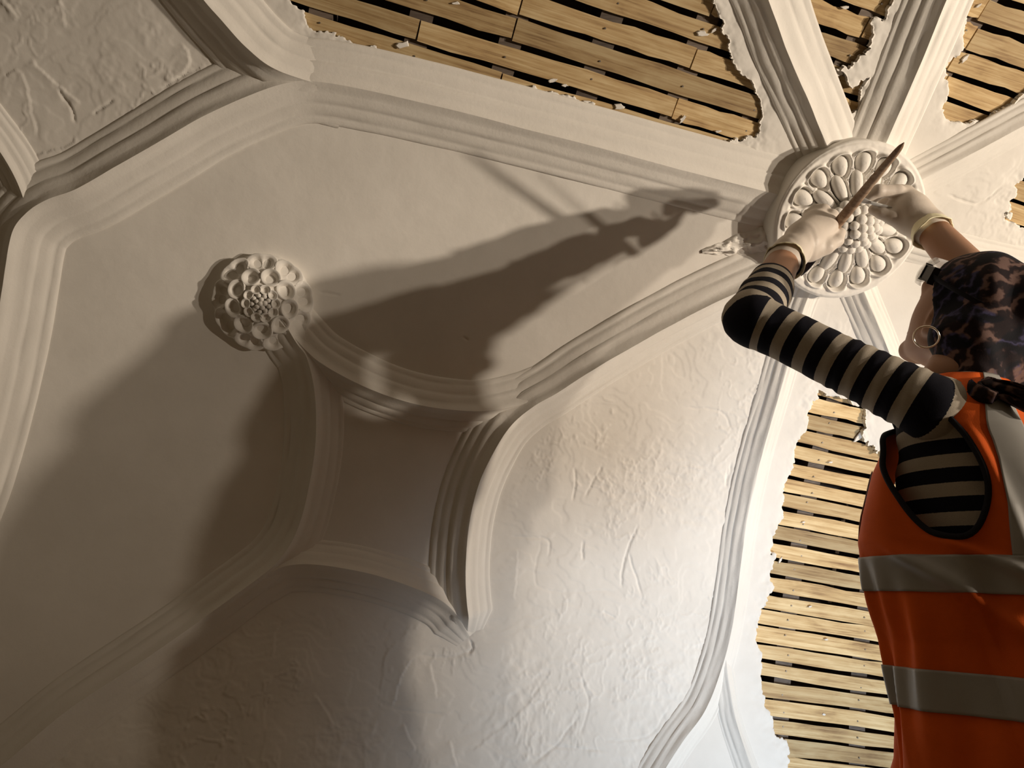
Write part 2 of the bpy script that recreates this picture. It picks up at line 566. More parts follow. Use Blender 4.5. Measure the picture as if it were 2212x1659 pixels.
def nail_mesh():
    n = 8
    V = [(0.0017 * math.cos(2 * math.pi * k / n), 0.0017 * math.sin(2 * math.pi * k / n), 0.0006) for k in range(n)]
    V += [(0.0020 * math.cos(2 * math.pi * k / n), 0.0020 * math.sin(2 * math.pi * k / n), -0.003) for k in range(n)]
    F = [tuple(range(n))] + [(k, k + n, (k + 1) % n + n, (k + 1) % n) for k in range(n)]
    me = bpy.data.meshes.new('nail'); me.from_pydata(V, [], F); me.update()
    me.materials.append(M['nail'])
    return me


NAIL = nail_mesh()


def put_lath(a_lo, a_hi, t, seed, joints, wd):
    L_ = a_hi - a_lo
    ac = 0.5 * (a_lo + a_hi)
    me = lath_mesh(seed, L_, wd * random.uniform(0.90, 1.08))
    ob = bpy.data.objects.new('lath', me)
    COL.objects.link(ob)
    n = VN(t)
    side = np.cross(n, AX)
    Rm = Matrix(((AX[0], side[0], n[0]), (AX[1], side[1], n[1]), (AX[2], side[2], n[2]))).to_4x4()
    p = VP(ac, t, -0.0125 + random.uniform(-0.0015, 0.001))
    ob.matrix_world = Matrix.Translation(p) @ Rm @ Matrix.Rotation(random.gauss(0, 0.006 if L_ > 0.3 else 0.012), 4, 'Z') @ Matrix.Rotation(random.gauss(0, 0.02), 4, 'X')
    ob.parent = CEIL
    for ja in joints:
        if a_lo + 0.006 < ja < a_hi - 0.006:
            no = bpy.data.objects.new('nail', NAIL)
            COL.objects.link(no)
            no.parent = ob
            no.location = (ja - ac + random.uniform(-0.008, 0.008), random.uniform(-0.008, 0.008), 0.0012)


def row_spans(polys, t):
    """a-intervals of the openings crossed by the line of constant t"""
    out = []
    for poly in polys:
        xs = []
        n = len(poly)
        for i in range(n):
            p, q = poly[i], poly[(i + 1) % n]
            if (p[1] <= t) != (q[1] <= t):
                xs.append(p[0] + (t - p[1]) / (q[1] - p[1]) * (q[0] - p[0]))
        if xs:
            out.append((min(xs), max(xs)))
    return out


POLY = [ATL(o) for o in OPENINGS]


def lath_field(ids, joints, breaks, seed, PITCH_L, wd):
    polys = [POLY[i] for i in ids]
    allp = np.vstack(polys)
    k0 = int(math.floor(allp[:, 1].min() / PITCH_L)) - 1
    k1 = int(math.ceil(allp[:, 1].max() / PITCH_L)) + 1
    for k in range(k0, k1 + 1):
        t = k * PITCH_L + random.uniform(-0.002, 0.002)
        sp = []
        for dt in (-0.03, -0.015, 0, 0.015, 0.03):
            sp += row_spans(polys, t + dt)
        if not sp:
            continue
        lo = min(s[0] for s in sp) - 0.05; hi = max(s[1] for s in sp) + 0.05
        cuts = [lo]
        for b in breaks(k):
            if lo + 0.05 < b < hi - 0.05:
                cuts.append(b)
        cuts.append(hi)
        for i in range(len(cuts) - 1):
            put_lath(cuts[i] + 0.0015, cuts[i + 1] - 0.0015, t, seed + k * 7 + i, joints, wd)


j1108, j1460, j2025 = JA[2], JA[4], JA[7]
lath_field([0], JA[:6], lambda k: [[j1108], [j1108, j1460], [j1108], [JA[1], j1460]][k % 4], 100, 0.0455 * KV, 0.0365 * KV)
lath_field([1, 2], JA[5:8], lambda k: [] if k % 3 else [JA[6]], 900, 0.0455 * KV, 0.0375 * KV)
lath_field([3, 4], JA[6:], lambda k: [j2025 + 0.012 * (k % 2)], 1700, 0.0455 * KV, 0.0375 * KV)
JB = [float(AT(px, 1250)[0]) for px in (1725, 1890, 2050)]
lath_field([5], JB, lambda k: [] if k % 2 else [JB[2]], 2500, 0.0372 * KV, 0.0308 * KV)

# crumbs of plaster still keyed to the laths
def flake(px, py, size, ang, seed):
    a, t = AT(px, py)
    n = VN(float(t)); e2 = np.cross(n, AX)
    r = np.random.RandomState(seed)
    k = 9
    th = np.linspace(0, 2 * math.pi, k, endpoint=False) + r.uniform(-0.2, 0.2, k)
    rr = size * r.uniform(0.45, 1.0, k)
    c = VP(float(a), float(t), -0.0115)
    V = []
    for z, sc in ((0.0, 1.0), (0.0025, 0.82)):
        for q, ra in zip(th, rr):
            u = ra * sc * math.cos(q) * 1.5; v = ra * sc * math.sin(q) * 0.6
            V.append(c + AX * (u * math.cos(ang) - v * math.sin(ang)) + e2 * (u * math.sin(ang) + v * math.cos(ang)) + n * (z + r.uniform(0, 0.001)))
    F = [tuple(range(k, 2 * k))] + [(i, (i + 1) % k, k + (i + 1) % k, k + i) for i in range(k)]
    newmesh('plaster_flake', V, F, M['plaster'], CEIL, smooth=False)


for i, (px, py, sz, an) in enumerate([(1195, 175, 9, .3), (1222, 186, 6, .2), (1478, 258, 10, 1.2), (1555, 286, 6, .4), (985, 8, 7, .3), (1520, 75, 12, .2), (1545, 68, 7, .8), (870, 98, 12, .5), (912, 140, 9, .3),
                                      (1830, 18, 9, .3), (1815, 160, 13, .3), (1850, 150, 9, .1), (2090, 130, 9, 1.3), (2120, 15, 5, 1.0), (1690, 1212, 8, 1.2), (1755, 1312, 6, .4), (1790, 1383, 5, .1), (1785, 1545, 5, 0),
                                      (1800, 1000, 6, .3), (1862, 945, 14, 1.0), (1740, 1130, 5, .2), (1650, 1300, 9, 1.4), (1645, 1460, 8, 1.4), (1340, 232, 12, .3), (1270, 222, 10, .3), (1705, 268, 8, .6), (2185, 455, 10, .4)]):
    flake(px, py, sz * 0.001, an, 500 + i)

# ------------------------------------------------------------------ moulded ribs
PROFL = [(-1.0, -0.04), (-0.985, 0.05), (-0.93, 0.12), (-0.84, 0.155), (-0.79, 0.165), (-0.765, 0.225), (-0.64, 0.33), (-0.53, 0.40), (-0.485, 0.42),
         (-0.465, 0.50), (-0.36, 0.58), (-0.24, 0.67), (-0.20, 0.70), (-0.12, 0.82), (-0.05, 0.93), (0.0, 1.0)]
PROF = PROFL + [(-u, v) for u, v in PROFL[::-1]]          # the ridge row is doubled: a sharp arris
RIBN = [0]


def rib(pts, wl_, wr_, hgt, label, step=0.007, taper=None, hvar=None):
    """sweep the moulding along a ridge line traced on the photograph; wl_/wr_ = widths left/right of travel"""
    RIBN[0] += 1
    wl_ *= 1.18 * KV; wr_ *= 1.18 * KV; hgt *= 0.92 * KV
    L_ = catmull(ATL(pts, hgt), step)
    n = len(L_)
    T = np.gradient(L_, axis=0); T /= np.linalg.norm(T, axis=1)[:, None]
    Nn = np.stack([-T[:, 1], T[:, 0]], 1)
    s = np.arange(n) * step
    V = np.zeros((n, len(PROF), 3))
    for j, (u, v) in enumerate(PROF):
        w = wl_ if u < 0 else wr_
        jj = j if j < len(PROFL) else 2 * len(PROFL) - 1 - j
        jj = jj + (40 if j >= len(PROFL) and u > 0 else 0)
        wob = 0.0012 * fbm(s * 9, np.full(n, jj * 0.37 + RIBN[0] * 3.1), 3, 5)
        hob = 0.0016 * fbm(s * 11 + 5, np.full(n, jj * 0.61 + RIBN[0] * 5.7), 3, 6) + 0.0008 * vnoise(np.full(n, jj * 3.3), s * 2, 8 + RIBN[0])
        lat = u * w + wob
        hh = v * hgt + hob * (0.3 + (abs(u) < 0.97))
        if hvar is not None:
            hh = hh * np.interp(np.linspace(0, 1, n), [p[0] for p in hvar], [p[1] for p in hvar])
        if taper is not None:
            k = np.interp(np.linspace(0, 1, n), [p[0] for p in taper], [p[1] for p in taper])
            lat = lat * (0.5 + 0.5 * k); hh = hh * k
        V[:, j] = VP(L_[:, 0] + Nn[:, 0] * lat, L_[:, 1] + Nn[:, 1] * lat, hh)
    m = len(PROF)
    idx = np.arange(n * m).reshape(n, m)
    F = np.stack([idx[:-1, :-1], idx[:-1, 1:], idx[1:, 1:], idx[1:, :-1]], -1)
    F = np.delete(F, len(PROFL) - 1, axis=1).reshape(-1, 4)
    ob = newmesh('trim_%d' % RIBN[0], V.reshape(-1, 3), F, M['rib'])
    tag(ob, label, 'moulded rib', kind='structure')
    return ob


rib([(230, -330), (290, -210), (370, -90), (440, 0), (480, 45), (530, 100), (585, 145), (650, 172), (740, 196)], .058, .058, .054, 'moulded rib rising from the left junction to the top edge', hvar=[(0, 1), (0.72, 1), (1, 0.35)])
rib([(-420, 1700), (-290, 1450), (-190, 1260), (-110, 1080), (-60, 930), (-28, 800), (-6, 690), (10, 590), (26, 505), (55, 462), (100, 432), (165, 408), (250, 360), (340, 308), (430, 255), (520, 213), (600, 184), (660, 176), (730, 184), (820, 202), (950, 232), (1106, 272), (1300, 322), (1500, 376), (1720, 432)],
    .060, .062, .050, 'long rib round the upper left of the smooth panel and on to the big boss', hvar=[(0, 1), (0.48, 1), (0.62, 0.66), (1, 0.62)])
rib([(60, 460), (42, 405), (15, 350), (-30, 285), (-95, 205), (-220, 80), (-400, -60)], .034, .034, .028, 'short rib leaving the far left corner of the panel')
rib([(1760, 560), (1690, 590), (1550, 652), (1400, 730), (1280, 800), (1205, 848), (1150, 880), (1100, 925), (1060, 990), (1030, 1060), (1012, 1140), (1005, 1230), (1008, 1300), (1018, 1372)], .050, .055, .050,
    'rib curving from the big boss down the right side of the star panel', taper=[(0, 1), (0.97, 1), (1, 0.15)])
rib([(600, 690), (640, 735), (690, 782), (780, 832), (870, 866), (960, 884), (1050, 888), (1130, 872), (1190, 850)], .052, .040, .036, 'rib along the top of the star-shaped panel')
rib([(610, 690), (640, 740), (664, 775), (680, 850), (681, 960), (666, 1060), (640, 1150), (600, 1212), (540, 1262), (430, 1342), (300, 1432), (150, 1532), (30, 1632), (-80, 1720), (-230, 1850), (-420, 2030)], .045, .052, .038,
    'rib down the left of the star panel running on to the lower left')
rib([(560, 1250), (620, 1222), (700, 1222), (800, 1240), (900, 1272), (970, 1310), (1020, 1378)], .040, .046, .032, 'rib along the bottom of the star-shaped panel', taper=[(0, 1), (0.9, 1), (1, 0.15)])
rib([(1795, 560), (1745, 645), (1715, 745), (1685, 850), (1655, 950), (1630, 1050), (1610, 1150), (1597, 1250), (1582, 1350), (1560, 1440), (1525, 1530), (1470, 1610), (1420, 1690), (1330, 1850), (1250, 2050)], .034, .036, .026,
    'long fluted rib dropping from the big boss beside the lower laths')
rib([(1566, 1410), (1576, 1480), (1588, 1550), (1608, 1615), (1645, 1710), (1730, 1880), (1800, 2050)], .022, .026, .022, 'small rib forking to the right at the lower edge')
rib([(1510, -420), (1570, -230), (1630, -70), (1660, 0), (1700, 110), (1745, 215), (1800, 345)], .062, .044, .034, 'fluted rib from the big boss up to the left top edge')
rib([(2210, -400), (2135, -210), (2072, -60), (2045, 0), (2000, 110), (1958, 210), (1900, 345)], .058, .055, .034, 'fluted rib from the big boss up to the right top edge')
rib([(1930, 425), (1990, 390), (2100, 332), (2230, 262), (2320, 215), (2480, 130), (2700, 10)], .036, .042, .026, 'fluted rib from the big boss to the right edge')
rib([(1930, 505), (1990, 530), (2100, 556), (2230, 585), (2330, 610), (2500, 650), (2720, 700)], .036, .036, .022, 'fluted rib leaving the big boss behind the raised forearm')
rib([(1845, 580), (1875, 650), (1915, 745), (1960, 860), (2010, 990), (2110, 1230), (2230, 1530), (2330, 1800), (2400, 2000)], .034, .036, .026, 'fluted rib dropping from the big boss behind the shoulder')

# ------------------------------------------------------------------ round plaster bosses


def frame_at(px, py, h):
    a, t = AT(px, py, h)
    n = VN(float(t))
    e2 = np.cross(n, AX)
    Rm = Matrix(((AX[0], e2[0], n[0]), (AX[1], e2[1], n[1]), (AX[2], e2[2], n[2])))
    return VP(float(a), float(t), 0.0), Rm


def boss_root(name, px, py, h):
    p, Rm = frame_at(px, py, h)
    o = empty(name, p, Rm.to_euler())
    o.scale = (KV, KV, KV)
    return o


def ball_mesh(name, rx, ry, rz, egg=0.0, nu=14, nv=9, m=None, lump=0.0, seed=0):
    V = []; r = np.random.RandomState(seed)
    for j in range(nv + 1):
        ph = math.pi * j / nv
        for i in range(nu):
            th = 2 * math.pi * i / nu
            k = 1 + lump * r.uniform(-1, 1)
            x = math.sin(ph) * math.cos(th); y = math.sin(ph) * math.sin(th); z = math.cos(ph)
            V.append((rx * x * k, ry * y * (1 + egg * x) * k, rz * z * k))
    F = []
    for j in range(nv):
        for i in range(nu):
            F.append((j * nu + i, (j + 1) * nu + i, (j + 1) * nu + (i + 1) % nu, j * nu + (i + 1) % nu))
    me = bpy.data.meshes.new(name)
    me.from_pydata(V, [], F); me.update()
    me.polygons.foreach_set('use_smooth', np.ones(len(me.polygons), bool))
    me.materials.append(m)
    return me


def place(me, name, parent, loc, ang=0.0, tilt=0.0, scale=1.0):
    o = bpy.data.objects.new(name, me)
    COL.objects.link(o)
    o.parent = parent
    o.matrix_local = Matrix.Translation(loc) @ Matrix.Rotation(ang, 4, 'Z') @ Matrix.Rotation(tilt, 4, 'Y') @ Matrix.Scale(scale, 4)
    return o


def polar_mesh(name, rad, nth, hf, parent, m, skirt=None):
    """height field over a disc: rad = radii, hf(r, theta) -> height"""
    th = np.linspace(0, 2 * math.pi, nth, endpoint=False)
    Rg, Tg = np.meshgrid(rad, th, indexing='ij')
    H = hf(Rg, Tg)
    V = np.stack([Rg * np.cos(Tg), Rg * np.sin(Tg), H], -1)
    rows = [V.reshape(-1, 3)]
    n = len(rad)
    if skirt is not None:
        for (dr, z) in skirt:
            rr = rad[-1] + dr + 0.0012 * np.cos(3 * th + 1) + 0.0008 * fbm(th * 3, th * 0 + z * 90, 2, 3)
            rows.append(np.stack([rr * np.cos(th), rr * np.sin(th), np.full(nth, z)], -1)); n += 1
    V = np.vstack(rows)
    idx = np.arange(n * nth).reshape(n, nth)
    nx = np.roll(idx, -1, 1)
    F = np.stack([idx[:-1], idx[1:], nx[1:], nx[:-1]], -1).reshape(-1, 4)
    return newmesh(name, V, F, m, parent)


# big boss the worker is dressing
B1 = boss_root('ceiling_boss', 1838, 482, 0.055 * KV)
tag(B1, 'large round plaster boss with egg-shaped petals and a beaded centre, being cleaned', 'ceiling boss')
RB, HB = 0.157, 0.056
OUT = [math.radians(-77 + 22.5 * k) for k in range(16)]
INN = [math.radians(-72 + 360 / 14 * k) for k in range(14)]


def boss_h(r, th):
    x = r * np.cos(th); y = r * np.sin(th)
    h = HB - 0.009 * smoothstep(0.142, 0.130, r) + 0.016 * smoothstep(0.10, 0.03, r) + 0.0 * x
    wall = np.zeros_like(r)
    for a, (rc, ra, rb) in [(a, (0.115, 0.0270, 0.0215)) for a in OUT] + [(a, (0.074, 0.034, 0.0165)) for a in INN]:
        u = x * math.cos(a) + y * math.sin(a) - rc; v = -x * math.sin(a) + y * math.cos(a)
        vv = v / (rb * (1 + 0.35 * np.clip(u / ra, -1.2, 1.2) * 0.8))
        q = np.sqrt((u / ra) ** 2 + vv ** 2)
        wall = np.maximum(wall, np.exp(-((q - 1.0) / 0.11) ** 2))
        h = h - 0.010 * smoothstep(1.02, 0.7, q)
    h = h + 0.0075 * wall * smoothstep(0.150, 0.138, r)
    h = h + 0.0012 * fbm(x * 60, y * 60, 3, 17) - 0.004 * smoothstep(RB - 0.006, RB, r)
    return h


polar_mesh('disc', np.r_[0.001, np.linspace(0.02, RB, 110)], 420, boss_h, B1, M['boss'], [(0.0015, HB - 0.010), (0.001, HB - 0.03), (0.003, 0.006), (0.004, -0.006)])
egg = ball_mesh('petal', 0.0205, 0.0142, 0.0150, 0.20, 18, 11, M['boss'], 0.012, 1)
egg2 = ball_mesh('petal', 0.0300, 0.0122, 0.0135, 0.16, 18, 11, M['boss'], 0.012, 2)
for k, a in enumerate(OUT):
    rr = 0.116
    place(egg, 'petal', B1, (rr * math.cos(a), rr * math.sin(a), HB - 0.0100), a + random.uniform(-.06, .06), 0.10, random.uniform(0.95, 1.05))
for k, a in enumerate(INN):
    rr = 0.0765
    place(egg2, 'petal', B1, (rr * math.cos(a), rr * math.sin(a), HB - 0.003), a + random.uniform(-.03, .03), 0.22, random.uniform(0.97, 1.04))
bead = ball_mesh('bead', 0.0104, 0.0104, 0.0096, 0.0, 14, 9, M['boss'], 0.02, 3)
pts = [(0.0, 0.0)]
for ring, (rr, cnt) in enumerate(((0.0165, 6), (0.0325, 12), (0.0480, 18))):
    for k in range(cnt):
        a = 2 * math.pi * k / cnt + 0.2 * ring
        pts.append((rr * math.cos(a), rr * math.sin(a)))
for (x, y) in pts:
    r2 = math.hypot(x, y)
    place(bead, 'bead', B1, (x, y, HB + 0.044 - 11.0 * r2 * r2), random.uniform(0, 6), 0.0, random.uniform(0.92, 1.06))
polar_mesh('bead_core', np.linspace(0.001, 0.054, 14), 40, lambda r, t: HB + 0.033 - 11 * r * r, B1, M['boss'])

# smaller flower boss on the smooth panel
B2 = boss_root('ceiling_boss', 566, 655, 0.035)
tag(B2, 'smaller flower-shaped plaster boss with three rings of cupped petals on smooth panel', 'ceiling boss')


def cup_mesh(name, w, l, depth, skirt, lobes=1, seed=0):
    nr, nt = 9, 26
    r = np.random.RandomState(seed)
    V = []; F = []
    rho = [0.02, 0.25, 0.45, 0.62, 0.76, 0.88, 0.97, 1.06, 1.12, 1.16]
    th = np.linspace(0, 2 * math.pi, nt, endpoint=False)
    for i, q in enumerate(rho):
        for k, t in enumerate(th):
            lob = 1.0
            if lobes == 2:
                lob = 1.0 - 0.20 * math.exp(-(((t + math.pi) % (2 * math.pi) - math.pi) / 0.35) ** 2)
            x = l * q * math.cos(t) * lob; y = w * q * math.sin(t) * lob
            if q <= 0.97:
                d = -depth * (1 - float(smoothstep(0.22, 0.92, q)))
                if lobes == 2:
                    yy = abs(y / w)
                    d *= 0.30 + 0.9 * math.exp(-((yy - 0.45) / 0.26) ** 2)
                d += 0.10 * depth * math.sin(t * 3 + seed) * q
            elif q < 1.1:
                d = 0.0008 + 0.10 * depth * math.sin(t * 3 + seed)
            elif q < 1.14:
                d = -0.002
            else:
                d = -skirt
            V.append((x, y, d))
    n = len(rho)
    for i in range(n - 1):
        for k in range(nt):
            F.append((i * nt + k, (i + 1) * nt + k, (i + 1) * nt + (k + 1) % nt, i * nt + (k + 1) % nt))
    me = bpy.data.meshes.new(name); me.from_pydata(V, [], F); me.update()
    me.polygons.foreach_set('use_smooth', np.ones(len(me.polygons), bool))
    me.materials.append(M['boss'])
    return me


polar_mesh('flower_base', np.linspace(0.001, 0.088, 30), 60, lambda r, t: 0.046 - 3.6 * r * r - 0.010 * smoothstep(0.03, 0.06, r), B2, M['boss'], [(0.002, 0.006), (0.004, -0.006)])
outer = [cup_mesh('petal', 0.0275, 0.0185, 0.019, 0.024, 2, s) for s in (1, 2)]
midp = [cup_mesh('petal', 0.0172, 0.0152, 0.018, 0.022, 1, s) for s in (3, 4)]
inner = [cup_mesh('petal', 0.0090, 0.0080, 0.010, 0.012, 1, s) for s in (5, 6)]
for k in range(9):
    a = math.radians(40 * k + 22)
    place(outer[k % 2], 'petal', B2, (0.076 * math.cos(a), 0.076 * math.sin(a), 0.024), a, 0.42, random.uniform(0.96, 1.04))
for k in range(9):
    a = math.radians(40 * k + 2)
    place(midp[k % 2], 'petal', B2, (0.0515 * math.cos(a), 0.0515 * math.sin(a), 0.0405), a, 0.28, random.uniform(0.96, 1.04))
for k in range(10):
    a = math.radians(36 * k + 12)
    place(inner[k % 2], 'petal', B2, (0.0270 * math.cos(a), 0.0270 * math.sin(a), 0.0500), a, 0.18, random.uniform(0.95, 1.05))
bead2 = ball_mesh('bead', 0.0047, 0.0047, 0.0047, 0, 12, 8, M['boss'], 0.03, 4)
for (rr, cnt) in ((0.0, 1), (0.0078, 5), (0.0150, 9)):
    for k in range(cnt):
        a = 2 * math.pi * k / cnt + rr * 40
        place(bead2, 'bead', B2, (rr * math.cos(a), rr * math.sin(a), 0.0535 - 18 * rr * rr), a, 0, random.uniform(0.92, 1.08))

# stump of a broken-off rib left of the big boss
def rib_stump():
    L_ = catmull(ATL([(1712, 505), (1660, 520), (1610, 530), (1560, 540), (1520, 545)], 0.012), 0.004)
    n = len(L_); T = np.gradient(L_, axis=0); T /= np.linalg.norm(T, axis=1)[:, None]
    Nn = np.stack([-T[:, 1], T[:, 0]], 1)
    us = np.linspace(-1, 1, 19)
    s = np.linspace(0, 1, n)
    V = np.zeros((n, len(us), 3))
    for j, u in enumerate(us):
        w = 0.038 * (1 - s ** 1.6) + 0.004
        h = (1 - abs(u) ** 1.5) * (0.020 * (1 - s) ** 0.6 + 0.004)
        rag = fbm(s * 9, np.full(n, u * 3.0), 3, 77)
        h = h + (np.floor(rag * 4) / 4 * 0.016 + 0.005 * fbm(s * 26, np.full(n, u * 8), 2, 78)) * (1 - abs(u) ** 3) * smoothstep(1.0, 0.85, s)
        h = np.where(abs(u) > 0.97, -0.003, np.maximum(h, 0.0005))
        lat = u * w + 0.005 * fbm(s * 12, np.full(n, u * 2.0), 2, 79)
        V[:, j] = VP(L_[:, 0] + Nn[:, 0] * lat, L_[:, 1] + Nn[:, 1] * lat, h)
    m = len(us)
    idx = np.arange(n * m).reshape(n, m)
    F = np.stack([idx[:-1, :-1], idx[:-1, 1:], idx[1:, 1:], idx[1:, :-1]], -1).reshape(-1, 4)
    RIBN[0] += 1
    ob = newmesh('trim_%d' % RIBN[0], V.reshape(-1, 3), F, M['plaster'], smooth=False)
    tag(ob, 'broken stump of a rib left of the big boss', 'broken rib', kind='structure')


rib_stump()

# ------------------------------------------------------------------ the worker
def unit(v):
    v = np.asarray(v, float); return v / np.linalg.norm(v)


SKIN = mat('skin', (0.36, 0.185, 0.105), 0.55)
nt, N_, L_, B_ = nodes(SKIN)
B_.inputs['Subsurface Weight'].default_value = 0.08
B_.inputs['Subsurface Radius'].default_value = (0.01, 0.004, 0.002)
n_ = noise_node(N_, L_, 260, 3, 0.6, coords(N_)); bump(N_, L_, B_, n_.outputs[0], 0.12, 0.001)


def stripe_mat(name, period, dark, light, duty=0.52, ph=0.0):
    m = mat(name, light, 0.9)
    nt, N, L, B = nodes(m)
    at = N.new('ShaderNodeAttribute'); at.attribute_name = 'run'
    nz = noise_node(N, L, 400, 2, 0.5, coords(N))
    ma = N.new('ShaderNodeMath'); ma.operation = 'MULTIPLY_ADD'; ma.inputs[1].default_value = 0.0010; ma.inputs[2].default_value = ph
    L.new(nz.outputs[0], ma.inputs[0])
    ad = N.new('ShaderNodeMath'); ad.operation = 'ADD'
    L.new(at.outputs['Fac'], ad.inputs[0]); L.new(ma.outputs[0], ad.inputs[1])
    dv = N.new('ShaderNodeMath'); dv.operation = 'DIVIDE'; dv.inputs[1].default_value = period
    L.new(ad.outputs[0], dv.inputs[0])
    fr = N.new('ShaderNodeMath'); fr.operation = 'FRACT'; L.new(dv.outputs[0], fr.inputs[0])
    r = N.new('ShaderNodeValToRGB'); r.color_ramp.interpolation = 'CONSTANT'
    r.color_ramp.elements[0].color = (*dark, 1); r.color_ramp.elements[1].color = (*light, 1)
    r.color_ramp.elements[1].position = duty
    L.new(fr.outputs[0], r.inputs[0])
    n2 = noise_node(N, L, 900, 2, 0.6, coords(N))
    mx = N.new('ShaderNodeMix'); mx.data_type = 'RGBA'; mx.blend_type = 'MULTIPLY'; mx.inputs[0].default_value = 0.35
    L.new(r.outputs[0], mx.inputs[6]); L.new(n2.outputs[0], mx.inputs[7])
    L.new(mx.outputs[2], B.inputs['Base Color'])
    bump(N, L, B, n2.outputs[0], 0.3, 0.001)
    B.inputs['Specular IOR Level'].default_value = 0.15
    return m


STRIPE = stripe_mat('striped_cotton', 0.0378, (0.010, 0.010, 0.018), (0.50, 0.44, 0.36))


def cloth_mat(name, c, rough=0.85, nscale=700, bstr=0.25, spec=0.2, var=0.2):
    m = mat(name, c, rough)
    nt, N, L, B = nodes(m)
    n = noise_node(N, L, 9, 4, 0.6, coords(N))
    d = tuple(x * (1 - var) for x in c)
    r = ramp(N, L, n.outputs[0], [(0.3, d), (0.7, c)])
    L.new(r.outputs[0], B.inputs['Base Color'])
    n2 = noise_node(N, L, nscale, 2, 0.6, coords(N))
    bump(N, L, B, n2.outputs[0], bstr, 0.001)
    B.inputs['Specular IOR Level'].default_value = spec
    return m


ORANGE = cloth_mat('orange_polyester', (0.86, 0.135, 0.012), 0.75)
REFL = cloth_mat('reflective_tape', (0.36, 0.35, 0.33), 0.38, 1500, 0.12, 0.6, 0.06)
BIND = cloth_mat('dark_binding', (0.018, 0.017, 0.022), 0.9)
GLOVE = cloth_mat('latex_glove', (0.66, 0.585, 0.51), 0.5, 180, 0.18, 0.4, 0.05)
CUFF = cloth_mat('latex_cuff', (0.93, 0.88, 0.62), 0.5, 180, 0.15, 0.4, 0.08)
NAVY = cloth_mat('navy_work_trousers', (0.02, 0.024, 0.04), 0.9)
BOOT = cloth_mat('brown_boot_leather', (0.09, 0.05, 0.03), 0.6)


def scarf_mat():
    m = mat('paisley_headscarf', (0.05, 0.04, 0.05), 0.8)
    nt, N, L, B = nodes(m)
    co = coords(N)
    big = noise_node(N, L, 14, 3, 0.55, co, None, 1.2)
    w = N.new('ShaderNodeTexWave'); w.wave_type = 'RINGS'
    w.inputs['Scale'].default_value = 11; w.inputs['Distortion'].default_value = 9; w.inputs['Detail'].default_value = 3; w.inputs['Detail Scale'].default_value = 3.0
    L.new(co, w.inputs['Vector'])
    r1 = ramp(N, L, w.outputs[0], [(0.35, (0.018, 0.011, 0.013)), (0.62, (0.060, 0.034, 0.031)), (0.9, (0.17, 0.105, 0.09))])
    r2 = ramp(N, L, w.outputs[0], [(0.4, (0.006, 0.006, 0.010)), (0.85, (0.020, 0.018, 0.040)), (1.0, (0.06, 0.055, 0.12))])
    f = ramp(N, L, big.outputs[0], [(0.47, (0, 0, 0)), (0.53, (1, 1, 1))])
    mx = N.new('ShaderNodeMix'); mx.data_type = 'RGBA'
    L.new(f.outputs[0], mx.inputs[0]); L.new(r2.outputs[0], mx.inputs[6]); L.new(r1.outputs[0], mx.inputs[7])
    L.new(mx.outputs[2], B.inputs['Base Color'])
    B.inputs['Specular IOR Level'].default_value = 0.15
    n2 = noise_node(N, L, 500, 2, 0.5, co); bump(N, L, B, n2.outputs[0], 0.15, 0.001)
    return m


SCARF = scarf_mat()
SILVER = mat('silver', (0.85, 0.74, 0.60), 0.22, 1.0)
STEEL = mat('worn_steel', (0.62, 0.62, 0.61), 0.5, 0.35)
BLACKP = mat('black_plastic', (0.012, 0.012, 0.013), 0.4)
CLEAR = mat('clear_polycarbonate', (0.9, 0.9, 0.88), 0.08)
CLEAR.node_tree.nodes['Principled BSDF'].inputs['Alpha'].default_value = 0.34
TOOLW = wood_mat('tool_wood', (0.16, 0.09, 0.05), (0.30, 0.19, 0.12), (0.46, 0.34, 0.24), 0.0)
DARKST = mat('dark_blade', (0.05, 0.045, 0.06), 0.4, 0.6)
REDP = mat('red_paint', (0.20, 0.01, 0.03), 0.5)
INK = mat('tattoo_ink', (0.12, 0.075, 0.06), 0.6)


# --- signed distance modelling -----------------------------------------------
def smin(a, b, k):
    h = np.clip(0.5 + 0.5 * (b - a) / k, 0, 1)
    return b * (1 - h) + a * h - k * h * (1 - h)


def d_cone(p, a, b, r1, r2):
    a = np.asarray(a, float); b = np.asarray(b, float)
    e = b - a
    t = np.clip(((p - a) @ e) / (e @ e), 0, 1)
    return np.linalg.norm(p - (a + t[:, None] * e), axis=1) - (r1 + (r2 - r1) * t)


def d_ell(p, c, axes, r):
    q = (p - c) @ np.asarray(axes).T
    r = np.asarray(r, float)
    k0 = np.linalg.norm(q / r, axis=1); k1 = np.linalg.norm(q / r ** 2, axis=1) + 1e-9
    return k0 * (k0 - 1) / k1


def d_chain(p, pts, rad, k=0.0):
    d = None
    for i in range(len(pts) - 1):
        c = d_cone(p, pts[i], pts[i + 1], rad[i], rad[i + 1])
        d = c if d is None else (np.minimum(d, c) if k == 0 else smin(d, c, k))
    return d


